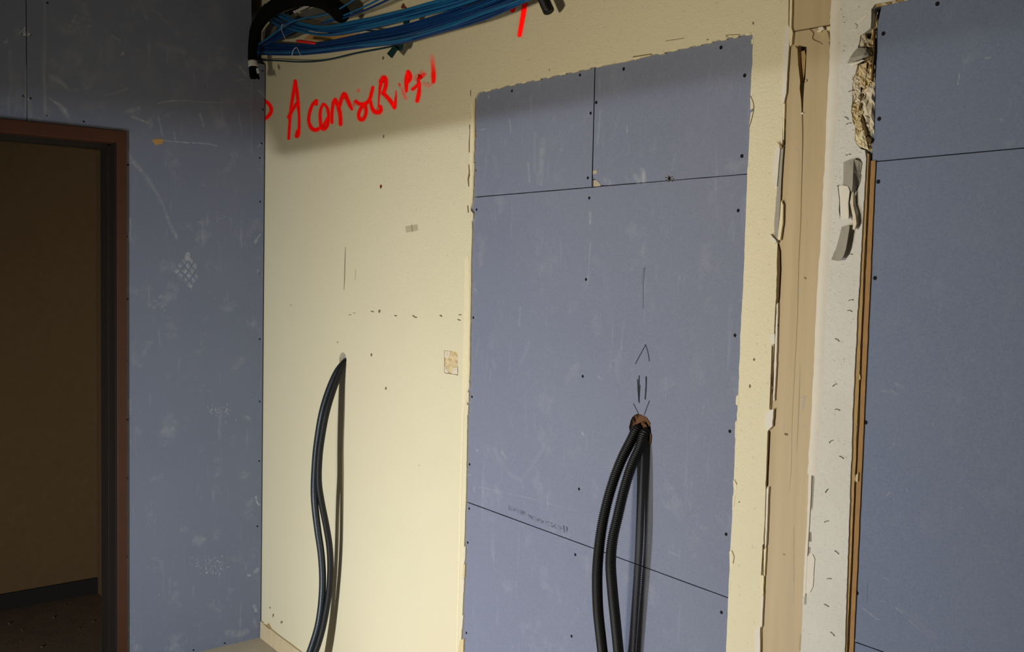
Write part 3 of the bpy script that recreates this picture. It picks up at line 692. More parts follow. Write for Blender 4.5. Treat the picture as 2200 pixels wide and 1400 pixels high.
flap('torn_paper', [[(1809,487,.0),(1815,486,.004),(1822,484,.010),(1826,486,.014)], [(1802,515,.001),(1810,515,.006),(1817,512,.011),(1822,512,.014)], [(1795,540,.003),(1803,541,.008),(1812,540,.012),(1818,535,.014)], [(1787,558,.007),(1797,560,.010),(1805,560,.013),(1813,550,.013)]], 'greypaper', plaster)
f = film_b(-.0022)
f.stroke([(1801,399),(1804,430),(1804,452),(1806,470)], [3, 2.5, 4, 2], 1, .4); f.stroke([(1800,399),(1811,400)], 2.4, .9, .4); f.stroke([(1809,488),(1800,525),(1787,557)], 1.8, .9, .4)
f.stroke([(1850,375),(1846,395),(1838,412)], 2, .7, .5); f.stroke([(1838,420),(1839,440),(1838,455)], 1.8, .7, .5)
f.build('tear_lines', 'pencil', plaster)
# folded grey flap near the top
flap('torn_paper', [[(1843,102,.002),(1852,102,.004),(1862,103,.004),(1866,106,.002)], [(1834,112,.006),(1845,110,.010),(1860,109,.012),(1868,113,.006)], [(1826,124,.012),(1840,122,.016),(1856,118,.018),(1867,118,.010)], [(1821,136,.012),(1835,132,.014),(1850,127,.014),(1864,122,.010)]], 'greypaper', plaster, .0012)
flap('torn_paper', [[(1823,138,.003),(1838,133,.006),(1852,128,.006)], [(1830,142,.004),(1842,137,.008),(1857,129,.008)]], 'fillet', plaster, .0012)

# crumbled edge of the plaster beside the right-hand boards
YR = .0095
for p, y0, mt, amp in (([(1846,74),(1862,70),(1868,100),(1845,100)], .004, 'crumb2', .006), ([(1862,88),(1876,80),(1874,150),(1860,120)], .010, 'crumb', .008), ([(1858,120),(1876,120),(1874,170),(1856,160)], .012, 'tanedge', .006),
    ([(1838,140),(1862,135),(1858,190),(1832,180)], .004, 'crumb', .006), ([(1832,160),(1850,165),(1848,225),(1830,215)], .002, 'crumb2', .006), ([(1858,150),(1880,140),(1882,190),(1852,200)], .011, 'crumb', .009),
    ([(1832,215),(1852,200),(1846,250),(1830,245)], .006, 'crumb', .008), ([(1852,195),(1880,175),(1878,290),(1850,240)], .008, 'crumb2', .010), ([(1830,240),(1852,232),(1858,300),(1834,280)], .004, 'crumb', .008), ([(1850,240),(1880,260),(1876,300),(1856,290)], .012, 'crumb2', .008),
    ([(1836,285),(1856,280),(1866,322),(1838,312)], .001, 'cream', .005), ([(1856,296),(1876,292),(1874,326),(1858,326)], .010, 'crumb', .008), ([(1872,60),(1886,25),(1886,75),(1872,100)], .012, 'crumb', .006)):
    rubble_patch('crumbled_plaster', p, y0, amp, mt, plaster, 8)
for p in ([(1858,70),(1862,75),(1862,110),(1858,120),(1855,105)], [(1876,60),(1879,62),(1878,120),(1874,175),(1872,170),(1875,110)], [(1852,200),(1855,205),(1846,245),(1843,240)], [(1850,245),(1856,262),(1864,292),(1860,298),(1853,280)], [(1862,290),(1872,300),(1870,308),(1858,300)]):
    slab_b('dark_gap', p, .0015, .006, 'darkcrack', plaster, .0008, step=.006)
# reveal of the opening: tan board edge, dark split, brown batten
XE = lambda y, c: c - (y-340)*.0445
def strip(name, y0, y1, c0, c1, Y0, Y1, mat, jg=.0008, n=24):
    L = [(XE(y0+(y1-y0)*i/n, c0), y0+(y1-y0)*i/n) for i in range(n+1)]; R = [(XE(y0+(y1-y0)*i/n, c1), y0+(y1-y0)*i/n) for i in range(n+1)]
    return slab_b(name, L+R[::-1], Y0, Y1, mat, plaster, jg, step=.012)
strip('board_edge', 330, 1480, 1859, 1866.5, .0015, .014, 'tanedge', .0010)
strip('batten', 345, 1480, 1868.5, 1881, .0060, .0210, 'brownwood', .0007)
strip('split', 330, 1480, 1866.2, 1869.0, .0035, .007, 'darkcrack', .0008)
for p in ([(1836,800),(1845,797),(1848,812),(1842,822),(1836,812)], [(1831,985),(1838,905),(1842,910),(1838,960)], [(1829,990),(1836,985),(1838,1030),(1832,1040)], [(1838,1020),(1844,1015),(1843,1035),(1838,1035)]):
    chip(p, .002, .009, 'crumb', .001, plaster)

# ---- right-hand boards
def rslab(pts): return slab_b('gypsum_board', pts, YR, .0215, 'board_r', wall, .0003, step=.02)
jr1 = lambda x: 347-(x-1878)*.0905
jr2 = lambda x: 1378+(x-1836)*.36
XRe = lambda y: 1892-(y-0)*.0405
q_up = rslab([(1894,13.5),(2010,-13),(2400,-110),(2400,jr1(2400)-1.2),(1870,jr1(1870)-1.2),(1878,200),(1884,60)])
q_mid = rslab([(1868,jr1(1868)+1.2),(2400,jr1(2400)+1.2),(2400,jr2(2400)-1.2),(1827,jr2(1827)-1.2),(1841,1000),(1862,500)])
q_low = rslab([(1826,jr2(1826)+1.2),(2400,jr2(2400)+1.2),(2400,1900),(1806,1900)])
for x, y in ((1898,72),(2014,8),(1889,255)): screw_at(onY(x, y, YR), q_up, s=1.05)
for x, y in ((1887,390),(1880,597),(1860,907),(1841,1273)): screw_at(onY(x, y, YR), q_mid, s=1.05)
f = film_b(YR)
for pts, w, o in (([(2062,158),(2058,182)], 3, .6), ([(2118,125),(2128,123)], 5, .4), ([(2075,130),(2100,115)], 16, .15), ([(2150,256),(2155,258)], 6, .4), ([(2165,308),(2175,305)], 14, .2), ([(1925,823),(1942,832)], 7, .35), ([(1895,838),(1930,845)], 6, .18), ([(1915,835),(1926,850)], 5, .2), ([(2138,453),(2140,455)], 3, .4),
    ([(1864,690),(1868,690)], 3, .5), ([(1918,953),(1922,953)], 4, .3), ([(1903,1065),(1912,1058)], 5, .3), ([(1946,1046),(1950,1054)], 3, .4), ([(1898,1240),(1912,1245)], 4, .2), ([(1890,1330),(1882,1330)], 4, .3), ([(1855,1306),(1870,1318),(1882,1328)], 4, .3), ([(1925,1305),(1940,1317)], 4, .3), ([(1950,1330),(2000,1370)], 4, .15), ([(1925,1300),(1960,1325),(2010,1368)], 9, .08), ([(2090,1130),(2150,1220)], 14, .06), ([(1890,1290),(1905,1292)], 2, .25), ([(1830,1373),(1838,1376)], 6, .4), ([(1960,700),(1980,760)], 20, .05), ([(2040,900),(2045,960)], 9, .06)):
    f.stroke(pts, w, o, .7)
for k in range(40):
    x = random.uniform(1900, 2195); y = random.uniform(60, 1390); f.spot(x, y, random.uniform(1, 3), random.uniform(1, 3), random.uniform(.1, .3))
f.build('plaster_dust', 'dust', wall, True)
# splintered top edge
for k in range(14):
    x = 1884+k*11; y = 13-(x-1884)*.225
    rubble_patch('crumbled_plaster', [(x-3, y-7), (x+12, y-10), (x+12, y+0), (x-3, y+3)], .006, .007, 'crumb' if k % 2 else 'tanedge', plaster, 4)

# ================================================================ LEFT PARTITION
DZ0 = 2.090; DY1 = -.5600; DY0 = -1.76          # door frame's outer size, its unseen side widened to light the hall wall
NY, NZ = -.066, onX(556, 137).z                  # notch left open for the cables
bm = bmesh.new(); prism2(bm, [[(-3.2, 0), (DY0, 0), (DY0, DZ0), (DY1, DZ0), (DY1, 0), (-.010, 0), (-.010, NZ), (NY-.004, NZ), (NY-.004, ZC), (-3.2, ZC)]], PL, -.0128, -.112)
wl_ = structure(from_bm('wall_left', bm, 'core'))
jy = onX(57, 120).y
def lslab(lp): 
    bm = bmesh.new(); prism2(bm, [lp], PL, 0.0, -.0125); return from_bm('gypsum_board', bm, 'board_l', wl_)
zj = DZ0
lb1 = lslab(jag([(-3.2, 0), (DY0, 0), (DY0, DZ0), (jy-.0014, DZ0), (jy-.0014, ZC), (-3.2, ZC)], .0003, .03))
cy = lambda y: onX(x_edge(y), y).y
x_edge = lambda y: 569.5-(y-150)*.0062
lb2 = lslab(jag([(jy+.0014, DZ0), (DY1, DZ0), (DY1, 0), (-.0055, 0), (-.0055, .8), (-.0060, 1.6), (-.0058, NZ), (NY, NZ+.004), (NY, ZC), (jy+.0014, ZC)], .0003, .03))
for x, y in ((47,71),(50,206)): screw_at(onX(x, y), lb1, math.pi/2, 1.0)
for x, y in ((65,75),(66,211),(100,248),(102,6),(180,261),(275,354),(564,152),(565,235),(562,308),(558,339),(559,433),(557,587),(558,728),(558,862),(557,990),(553,1130),(550,1316),(273,508),(274,642),(272,775),(274,901),(273,1027),(273,1195),(272,1371),(416,1396),(483,1381),(411,307)):
    screw_at(onX(x, y), lb2, math.pi/2, .95)
f = film_l(0)
for pts, w, o in (
    ([(273,335),(300,362),(325,395),(345,430),(365,480),(380,510)], [14, 9, 8, 9, 9, 8], [.3, .35, .3, .25, .28, .4]), ([(95,0),(96,90),(95,180),(98,250)], [4, 7, 8, 7], [.15, .3, .3, .35]), ([(20,110),(22,170),(18,245)], 8, .18), ([(56,150),(55,250)], 4, .35), ([(64,225),(66,250)], 12, .3),
    ([(110,165),(125,172),(145,190)], [14, 12, 5], .45), ([(105,210),(125,224),(140,240),(148,255)], [5, 8, 12, 6], [.4, .6, .6, .3]), ([(145,195),(190,187),(205,165)], 5, .18), ([(225,205),(255,197),(275,190)], 6, .25), ([(222,212),(224,245)], 6, .15), ([(262,118),(266,112)], 6, .5), ([(170,135),(174,130)], 6, .3), ([(172,20),(192,34)], 10, .2), ([(240,75),(258,88)], 4, .4), ([(305,18),(315,38)], 8, .28), ([(320,20),(345,30)], 5, .28), ([(340,95),(395,112)], 14, .2), ([(400,132),(405,145)], 12, .22),
    ([(270,240),(290,236),(300,232)], 8, .35), ([(283,250),(318,264)], 5, .5), ([(322,258),(324,272)], 12, .25), ([(340,222),(355,218),(400,216),(412,216)], 3, [.5, .5, .4, .2]), ([(412,218),(460,220),(495,220)], 3, .35), ([(340,250),(349,290)], 4, .4), ([(326,300),(400,306),(440,308),(465,313)], 3, [.3, .55, .55, .6]), ([(430,245),(437,270)], 6, .35), ([(415,155),(420,190)], 4, .2), ([(374,285),(378,305)], 5, .25), ([(392,255),(390,290)], 5, .15), ([(515,143),(530,163)], 5, .5), ([(508,173),(520,171)], 7, .35), ([(540,0),(541,0)], 3, .1), ([(513,240),(520,295)], 4, .2), ([(540,170),(541,330)], 3, .18), ([(556,195),(569,206)], 8, .35), ([(560,310),(553,316)], 4, .4),
    ([(547,522),(553,512),(560,503)], [5, 6, 3], .6), ([(553,580),(555,587)], 7, .3), ([(280,470),(277,520)], 8, .25), ([(276,860),(279,885)], 10, .25), ([(268,300),(275,330)], 10, .2), ([(530,896),(536,899)], 10, .3), ([(550,1066),(552,1078),(558,1085)], 4, .75), ([(548,1228),(553,1222)], 10, .4), ([(546,1300),(551,1314)], 7, .55), ([(490,1360),(515,1362)], 18, .3), ([(515,1363),(530,1355)], 12, .4), ([(545,1330),(550,1345)], 8, .3), ([(533,1235),(536,1236)], 6, .7), ([(290,1392),(300,1390)], 14, .25), ([(385,1395),(392,1397)], 12, .2), ([(425,1162),(440,1158)], 12, .2), ([(500,1200),(530,1210)], 10, .12), ([(528,1210),(530,1230)], 4, .2), ([(200,110),(205,180)], 30, .06), ([(150,60),(190,70)], 40, .08), ([(300,120),(340,190)], 40, .06), ([(420,60),(460,130)], 50, .06)):
    f.stroke(pts, w, o, .75)
def rhomb(tl, tr, br, bl, n, m_, op, keep=.9):
    for i in range(n):
        for j in range(m_):
            if random.random() > keep: continue
            q = []
            for u, v in ((i+.12, j+.14), (i+.86, j+.1), (i+.9, j+.85), (i+.16, j+.88)):
                u += random.uniform(-.08, .08); v += random.uniform(-.08, .08); u /= n; v /= m_
                a = (tl[0]+(tr[0]-tl[0])*u, tl[1]+(tr[1]-tl[1])*u); b = (bl[0]+(br[0]-bl[0])*u, bl[1]+(br[1]-bl[1])*u)
                q.append((a[0]+(b[0]-a[0])*v, a[1]+(b[1]-a[1])*v))
            f.blob(q, op*random.uniform(.6, 1.2), .78)
rhomb((403,538), (434,584), (411,622), (370,582), 4, 4, .60)
f.blob([(398,543),(408,540),(410,558),(402,562),(396,556)], .6, .8)
rhomb((346,630), (368,662), (350,678), (312,655), 4, 3, .28, .8)
rhomb((160,28), (200,40), (192,82), (135,70), 4, 4, .22, .8)
f.blob([(54,55),(57,78),(50,77),(46,67),(36,76),(48,62)], .85, .8); f.blob([(57,67),(66,72),(66,76),(58,79)], .8, .8); f.blob([(60,205),(63,212),(61,220),(58,214)], .7, .8)
f.blob([(6,88),(18,80),(20,90),(10,96)], .4, .6)
for cx, cy_, rx, ry, n in ((458,1215,38,22,70), (470,883,36,11,45), (480,470,40,14,16)):
    for k in range(n): f.spot(cx+random.gauss(0, rx*.5), cy_+random.gauss(0, ry*.5), random.uniform(1, 3), random.uniform(.8, 2), random.uniform(.3, .7), random.uniform(0, 3), 6)
for k in range(70):
    x = random.uniform(5, 560); y = random.uniform(0, 290); a = random.uniform(0, 3.1); L = random.uniform(10, 45)
    if y > 235 and x < 280: continue
    f.stroke([(x, y), (x+L*.5*math.cos(a)+random.uniform(-4, 4), y+L*.5*math.sin(a)), (min(565, x+L*math.cos(a)), y+L*math.sin(a))], random.uniform(6, 26), random.uniform(.05, .16), .9)
for k in range(150): f.spot(random.uniform(280, 545), random.uniform(10, 1360), random.uniform(.8, 2), random.uniform(.8, 2.4), random.uniform(.1, .4), 0, 6)
f.build('plaster_smears', 'dust', wl_, True)
bm = bmesh.new(); prism2(bm, [lyz([(326,300),(337,298),(352,299),(350,308),(335,312)], .0015)], PL, .0012, 0); from_bm('torn_paper', bm, plain('tan_kraft_paper', (176, 140, 84), .9), lb2)

# door frame
door = structure(empty('door_1', (0, DY1, 0)))
def dbox(n, a, b, mat): 
    bm = bmesh.new(); box_bm(bm, (a[0], a[1]-DY1, a[2]), (b[0], b[1]-DY1, b[2])); o = from_bm(n, bm, mat, door)
    md = o.modifiers.new('edge', 'BEVEL'); md.width = .0015; md.segments = 2; return o
FW = .036
dbox('jamb', (-.118, DY1-FW, 0), (.012, DY1, DZ0), 'frame')
dbox('jamb', (-.118, DY0, 0), (.012, DY0+FW, DZ0), 'frame')
dbox('head', (-.118, DY0+FW, DZ0-.046), (.012, DY1-FW, DZ0), 'frame')
dbox('door_stop', (-.160, DY1-FW-.014, 0), (-.060, DY1-FW+.002, DZ0-.05), 'framedk')
dbox('door_stop', (-.160, DY0+FW, 0), (-.060, DY0+FW+.014, DZ0-.05), 'framedk')
dbox('door_stop', (-.160, DY0+FW+.014, DZ0-.062), (-.060, DY1-FW-.014, DZ0-.044), 'framedk')
# dark strip lining the reveal, shade of the jamb put into its colour
dbox('reveal_shade_strip', (-.0595, DY1-FW-.004, 0), (.004, DY1-FW+.001, DZ0-.046), 'framedk')

# room beyond the door
HX = -.955
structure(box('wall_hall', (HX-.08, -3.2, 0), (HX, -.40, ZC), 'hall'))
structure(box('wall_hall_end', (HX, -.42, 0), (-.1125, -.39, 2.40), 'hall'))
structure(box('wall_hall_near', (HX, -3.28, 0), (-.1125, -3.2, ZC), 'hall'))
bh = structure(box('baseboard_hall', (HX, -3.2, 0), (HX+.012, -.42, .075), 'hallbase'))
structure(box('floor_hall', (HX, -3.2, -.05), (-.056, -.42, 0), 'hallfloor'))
o = link('floor_chips', bpy.data.meshes.new('floor_chips'), 'hallfloor', bpy.data.objects['floor_hall'])
bm = bmesh.new()
for x, y in ((45,1377),(140,1300),(48,1353),(115,1327),(20,1340),(170,1350),(90,1390),(200,1335)):
    p = onZ(x, y, 0); r = random.uniform(.003, .006)
    bmesh.ops.create_icosphere(bm, subdivisions=1, radius=r, matrix=Matrix.Translation(p+Vector((0, 0, r*.4))) @ Matrix.Diagonal((1.4, .9, .5, 1)))
bm.to_mesh(o.data); bm.free(); o['kind'] = 'stuff'

# floor, skirting, ceiling and the walls out of view
fl = structure(box('floor', (-.056, -3.2, -.05), (5.5, .10, 0), 'floor'))
structure(box('ceiling', (HX-.08, -3.28, ZC), (5.5, .1, ZC+.08), 'ceil'))
structure(box('wall_right', (5.5, -3.28, 0), (5.58, .1, ZC), 'offwall'))
bm = bmesh.new(); prism2(bm, [[(-.112, 0), (5.5, 0), (5.5, ZC), (-.112, ZC)]], PB, -3.2, -3.28)
structure(from_bm('wall_front', bm, 'offwall'))
# added table, unseen left of the camera, its edge shaped to cut the lamp's light
tb = empty('added_shade_table', (2.06, -2.45, 0)); tag(tb, 'added unseen table left of the camera, placed to cut the lamp light', 'table')
bm = bmesh.new(); box_bm(bm, (-.585, -.35, .713), (.55, .35, .735)); from_bm('tabletop', bm, 'tanedge', tb)
for sx in (-.50, .50):
    for sy in (-.32, -.22):
        bm = bmesh.new(); tube_bm(bm, [(sx, sy, 0), (sx, sy*.9, .713)], .02, 8); from_bm('leg', bm, 'tanedge', tb)
wl2 = empty('work_lamp', (1.8, -2.63, 0)); tag(wl2, 'unseen black floor lamp with two bright bars under the added table', 'lamp')
bm = bmesh.new(); box_bm(bm, (-.10, -.035, .36), (.10, .005, .46)); from_bm('lamp_housing', bm, 'framedk', wl2)
bm = bmesh.new(); box_bm(bm, (-.08, -.05, 0), (.08, .02, .012)); box_bm(bm, (-.012, -.03, .01), (.012, -.006, .365)); from_bm('lamp_stand', bm, 'framedk', wl2)
sk = structure(empty('baseboard_back', (0, 0, 0)))
x = .004; zt = .072
k = 0
for x0, x1, h in ((.004, .030, .072), (.031, .095, .068), (.098, .42, .071), (.424, .75, .071), (.754, 1.08, .071), (1.084, 1.44, .071)):
    lp = jag([(x0, 0.0), (x1, 0.0), (x1, h), (x0+.4*(x1-x0), h+random.uniform(-.004, .004)), (x0, h)], .0012, .01)
    bm = bmesh.new(); prism2(bm, [lp], PB, -.0085, 0.0); from_bm('skirting_tile', bm, 'tile', sk)
chip([(570,1343),(577,1338),(584,1352),(580,1368),(572,1358)], -.002, .001, 'tanedge', .001, wall)

# ================================================================ CONDUITS
def conduit(name, px, planeX, r, mat, pitch, depth, label, group, tail, first=None, seg=14):
    """px path; planeX(y) gives the X of the vertical plane in which it hangs"""
    pts = [onX(x, y, planeX(y)) for x, y in px]
    pts = (first or []) + [Vector(p) for p in pts] + tail(pts[-1])
    P = resample(catmull([tuple(p) for p in pts], 14), pitch/4)
    R = [r*(1-depth*(1 if i % 4 >= 2 else 0)) for i in range(len(P))]
    bm = bmesh.new(); tube_bm(bm, P, R, seg); o = from_bm(name, bm, mat, None, True)
    return tag(o, label, 'conduit', group)
def lin(y, L):
    for (a, va), (b, vb) in zip(L, L[1:]):
        if y <= b: return va+(vb-va)*(y-a)/(b-a)
    return L[-1][1]
tail1 = lambda p: [Vector((p.x-.01, p.y-.04, .06)), Vector((p.x+.02, p.y-.12, .016)), Vector((p.x+.12, p.y-.25, .015)), Vector((p.x+.3, p.y-.3, .015))]
g1 = None
conduit('conduit', [(737,782),(722,803),(705,843),(691,892),(681,955),(677,1000),(675,1050),(677,1090),(683,1140),(690,1190),(693,1240),(691,1290),(684,1340),(671,1385),(655,1425)],
        lambda y: lin(y, [(775, H1.x+.004), (900, .722), (1050, .733), (1200, .700), (1390, .652), (1500, .630)]), .0130, 'slatetube', .0042, .05,
        'slate black conduit bowing from the cream wall, front one of the pair', None, tail1,
        [Vector((H1.x+.002, .07, H1.z+.004)), Vector((H1.x+.004, .02, H1.z-.002))])
conduit('conduit', [(740,780),(730,800),(714,843),(700,892),(689,955),(685,1000),(685,1040),(691,1080),(701,1130),(708,1175),(710,1220),(707,1270),(701,1310),(693,1350),(683,1385),(669,1425)],
        lambda y: lin(y, [(775, H1.x+.014), (900, .742), (1050, .752), (1200, .722), (1390, .676), (1500, .655)]), .0120, 'blacktube', .0042, .05,
        'thin black conduit half hidden behind the slate conduit on the cream wall', None,
        lambda p: [Vector((p.x+.02, p.y-.03, .06)), Vector((p.x+.05, p.y-.10, .015)), Vector((p.x+.15, p.y-.2, .014)), Vector((p.x+.33, p.y-.24, .014))],
        [Vector((H1.x+.012, .07, H1.z+.002)), Vector((H1.x+.013, .02, H1.z-.004))])
tail2 = lambda p: [Vector((p.x, p.y+.01, .35)), Vector((p.x+.01, p.y-.02, .07)), Vector((p.x+.03, p.y-.08, .016)), Vector((p.x+.12, p.y-.20, .0145))]
conduit('conduit', [(1366,926),(1353,952),(1335,988),(1318,1033),(1303,1085),(1292,1140),(1285,1200),(1283,1250),(1285,1310),(1290,1360),(1296,1410),(1305,1470)],
        lambda y: lin(y, [(900, 2.180), (1000, 2.180), (1200, 2.176), (1480, 2.168)]), .0130, 'blacktube', .0046, .17,
        'ribbed black conduit from the drilled blue board, nearer the cream wall', None, tail2, [Vector((2.180, .021, H2.z+.002)), Vector((2.180, .008, H2.z))])
conduit('conduit', [(1384,932),(1374,962),(1356,1003),(1340,1055),(1327,1110),(1316,1160),(1312,1210),(1316,1270),(1322,1330),(1327,1380),(1332,1430),(1338,1480)],
        lambda y: lin(y, [(900, 2.206), (1000, 2.207), (1200, 2.206), (1480, 2.196)]), .0130, 'blacktube', .0046, .17,
        'ribbed black conduit from the drilled blue board, nearer the beige post', None, lambda p: [Vector((p.x, p.y+.01, .35)), Vector((p.x+.01, p.y-.02, .07)), Vector((p.x+.03, p.y-.07, .016)), Vector((p.x+.13, p.y-.16, .0145))], [Vector((2.206, .021, H2.z-.004)), Vector((2.207, .008, H2.z-.005))])
# short stub hanging at the top of the frame
P = [Vector((1.70, -.02, 2.62)), onY(1150, -70, -.05), onY(1162, -18, -.05), onY(1179, 24, -.05)]
PP = resample(catmull([tuple(p) for p in P], 16), .0012)
bm = bmesh.new(); tube_bm(bm, PP, [.0150*(1-.12*(1 if i % 4 >= 2 else 0)) for i in range(len(PP))], 14)
tag(from_bm('conduit', bm, 'blacktube', None, True), 'short cut end of ribbed black conduit hanging beside the red drips', 'conduit')

# ================================================================ CABLES ABOVE THE WORDS
def cable(px, mat, rad, label, group, k=8, name='network_cable'):
    """px path with (x, y, distance from the wall)"""
    P = [onY(x, y, -d) for x, y, d in px]
    P = catmull([tuple(p) for p in P], k)
    bm = bmesh.new(); tube_bm(bm, P, rad, 7); o = from_bm(name, bm, mat, None, True)
    return tag(o, label, 'cable', group)
# lower bundle: runs through the notch in the partition and rises along the wall
low = [(470,98,.028),(530,104,.030),(580,106,.040),(640,106,.050),(700,101,.060),(780,88,.065),(860,75,.068),(950,50,.070),(1040,20,.070),(1140,-22,.070),(1290,-92,.070)]
hl = [10,11,12,12,13,15,19,21,23,25,28]
for k in range(34):
    a = random.random()*2*math.pi; q = math.sqrt(random.random())
    u, v = q*math.cos(a), q*math.sin(a); px = []
    for i, (x, y, d) in enumerate(low):
        uu = u+random.uniform(-.13, .13); vv = v+random.uniform(-.13, .13)
        px.append((x, y+uu*hl[i], max(.007, d+vv*hl[i]*.0011)))
    cable(px, 'cablenavy' if random.random() < .72 else 'cableteal', .0032, 'thin blue network cable in the lower bundle rising along the cream wall', 'blue cables of the lower bundle')
# upper bundle: fans out of the comb and joins above
upp = [(560,20,.03),(588,36,.045),(612,48,.055),(650,60,.075),(700,66,.085),(760,58,.090),(830,42,.090),(910,22,.090),(990,0,.085),(1090,-36,.080),(1250,-100,.08)]
hu = [12,13,14,13,12,13,13,14,15,17,20]
for k in range(22):
    a = random.random()*2*math.pi; q = math.sqrt(random.random())
    u, v = q*math.cos(a), q*math.sin(a); px = []
    for i, (x, y, d) in enumerate(upp):
        uu = u+random.uniform(-.12, .12); vv = v+random.uniform(-.12, .12)
        px.append((x-(uu*10 if i < 3 else 0), y+uu*hu[i], max(.007, d+vv*hu[i]*.0011)))
    cable(px, 'cableteal' if random.random() < .7 else 'cablenavy', .0032, 'thin teal blue network cable in the upper bundle rising along the cream wall', 'blue cables of the upper bundle')
# dark tangle between the bundles near the notch
for k in range(9):
    t = k/8
    cable([(520,96+6*t,.03),(556,100-4*t,.05),(590,88-14*t,.06),(622,72-16*t,.07),(655,60-6*t,.075),(700,62+4*t,.08),(770,55,.085),(850,36,.085),(960,6,.08),(1060,-28,.08)], 'cablenavy', .0032, 'dark blue network cable crossing from the lower to the upper bundle', 'blue cables crossing between the bundles')
cable([(530,112,.05),(572,84,.10),(610,56,.115),(640,42,.12),(690,33,.12),(720,24,.12),(750,6,.12),(790,-20,.12)], 'cableteal', .0030, 'single teal cable looping in front of the black sleeve', None)
cable([(700,44,.10),(735,34,.10),(765,22,.10),(800,6,.10),(840,-16,.10)], 'cableteal', .0032, 'blue cable over the white trunking, upper of two', None)
cable([(690,50,.10),(730,41,.10),(765,29,.10),(800,15,.10),(860,-14,.10)], 'cablenavy', .0032, 'blue cable over the white trunking, lower of two', None)
cable([(480,124,.03),(545,129,.04),(590,130,.05),(650,133,.05),(700,129,.05),(760,115,.05),(820,104,.05),(870,92,.055),(930,72,.06),(1010,42,.06),(1100,2,.06)], 'cabledk', .0030, 'dark teal cable sagging below the lower bundle', None)
cable([(690,77,.05),(745,63,.05),(800,66,.05),(840,66,.05),(870,62,.06)], 'cabledk', .0028, 'dark cable bridging the gap between the two bundles', None)
cable([(860,94,.05),(895,80,.05),(950,57,.05),(1010,32,.05),(1070,4,.06)], 'cablegrey', .0022, 'pale grey cable along the underside of the lower bundle', None)
cable([(740,108,.06),(775,104,.06),(810,97,.07)], 'cablegrey', .0018, 'short pale cable showing at the bundle underside', None)

# black foam sleeve with white tape
slv = [(546,166),(543.5,142),(542,115),(545,86),(552,58),(574,27),(607,6),(650,-5),(690,0),(716,14),(736,32)]
P = [onY(x, y, -.105) for x, y in slv]
PP = catmull([tuple(p) for p in P], 10)
R = [min(.0295, .0172+.0125*max(0, i-22)/40) for i in range(len(PP))]; R[-1] = .027; R[-6:-1] = [.030, .031, .029, .031, .030]
bm = bmesh.new(); tube_bm(bm, PP, R, 16); sleeve = from_bm('foam_sleeve', bm, 'foam', None, True)
tag(sleeve, 'thick black foam sleeve arching over the blue cables at the notch', 'sleeve')
bm = bmesh.new(); tube_bm(bm, PP[9:15], .0183, 16); o = from_bm('tape_band', bm, 'tape', sleeve, True); o['label'] = 'white tape band'
o = slab_b('tape_tail', [(550,147),(554,146),(557,157),(552,158)], -.128, -.1265, 'tape', sleeve, .0003); o['label'] = 'loose end of white tape'
for x0, x1, d in ((538,541,-.105),(543,548,-.112),(550,556,-.104)):      # ragged end of the foam
    bm = bmesh.new(); tube_bm(bm, [onY(x0+2, 158, d), onY((x0+x1)/2, 164, d), onY(x1, 169, d)], [.008, .007, .004], 7); from_bm('torn_foam', bm, 'foam', sleeve, True)

# bits of metal, trunking and straps round the cables
def plate(name, pts, Y0, Y1, mat, label, cat, jg=.0008):
    o = slab_b(name, pts, Y0, Y1, mat, None, jg, step=.01); return tag(o, label, cat)
plate('bracket_plate', [(563,70),(583,44),(600,50),(585,72),(564,90)], -.022, -.018, 'metal', 'grey metal plate behind the black sleeve, beside the notch', 'bracket')
plate('bracket_plate', [(616,84),(628,62),(655,66),(650,72),(624,83)], -.024, -.020, 'metal', 'grey metal plate between the two cable bundles', 'bracket')
plate('plastic_sheet', [(628,44),(652,22),(690,10),(722,36),(700,46),(660,42)], -.024, -.020, 'metal', 'crumpled grey sheet under the arch of the black sleeve', 'sheet', .003)
plate('cable_comb', [(584,40),(640,15),(642,19),(620,33),(588,47)], -.030, -.024, 'foam', 'black toothed cable comb above the upper bundle', 'comb')
plate('tape_strip', [(629,24),(668,7),(674,10),(632,29)], -.034, -.0315, 'tape', 'white tape strip under the black arch', 'tape')
o = slab_b('trunking', [(740,40),(850,-8),(880,-20),(900,-22),(860,-2),(744,39)], -.016, -.002, 'whiteplastic', None); tag(o, 'white plastic trunking slanting up behind the upper cables', 'trunking')
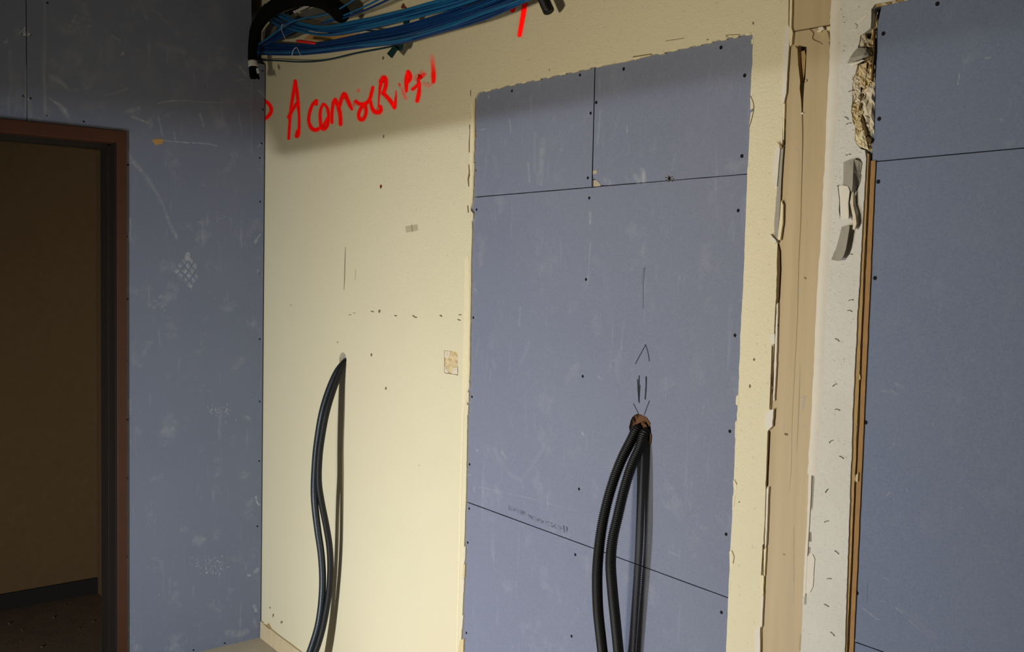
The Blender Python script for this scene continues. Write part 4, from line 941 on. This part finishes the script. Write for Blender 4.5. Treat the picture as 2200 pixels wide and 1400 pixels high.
o = slab_b('trunking', [(728,20),(760,-5),(850,-40),(850,-8),(745,36)], -.013, -.003, 'whiteplastic', None); tag(o, 'pale flat duct above the white trunking', 'duct')
for k in range(5):
    x = 594+k*6; y = 39-k*2.6
    bm = bmesh.new(); tube_bm(bm, [onY(x, y, -.033), onY(x+2.5, y+3.5, -.036)], .0022, 6); tag(from_bm('cable_tip', bm, 'tape', None, True), 'white cable tip sticking out of the black comb', 'tip', 'white tips on the comb')
tag(slab_b('wall_patch', [(652,84),(668,72),(700,74),(735,76),(770,72),(735,85),(700,88),(665,86)], -.006, -.001, plain('orange_plaster', (196, 150, 92), .9, .2), None, .001), 'orange plaster patch seen between the two bundles', 'plaster')
o = tube('red_marker', catmull([tuple(onY(x, y, -.098)) for x, y in ((637,88),(650,89),(665,91),(678,93))], 6), [.003]*2+[.0055]*15+[.003]*2, 'red', None, 8)
tag(o, 'small red tag lying on the lower cable bundle', 'tag')
o = tube('white_string', catmull([tuple(onY(x, y, -.105)) for x, y in ((627,120),(630,108),(637,102),(641,108),(646,120))], 6), .0012, 'tape', None, 6); tag(o, 'thin white string looped over the lower bundle', 'string')
o = tube('white_string', catmull([tuple(onY(x, y, -.12)) for x, y in ((606,52),(605,64),(609,74),(613,83))], 6), .0010, 'tape', None, 6); tag(o, 'thin white string hanging below the upper bundle', 'string')
# dark green strap hanging under the bundle
st = empty('cable_strap', onY(857, 95, -.05)); tag(st, 'dark green strap hanging below the blue bundle above the words', 'strap')
def strap_piece(n, pts, Y0, Y1, mat):
    lp = bxz(pts, Y0); bm = bmesh.new(); prism2(bm, [lp], PB, Y0, Y1); bmesh.ops.translate(bm, verts=bm.verts, vec=-Vector(st.location)); return from_bm(n, bm, mat, st)
strap_piece('loop', [(846,96),(862,90),(866,88),(862,104),(858,109),(852,108)], -.050, -.044, 'green')
strap_piece('tail', [(831,115),(846,97),(853,104),(840,124)], -.060, -.0545, 'green')
strap_piece('loop', [(866,45),(878,43),(873,62),(868,66)], -.075, -.070, 'cabledk')
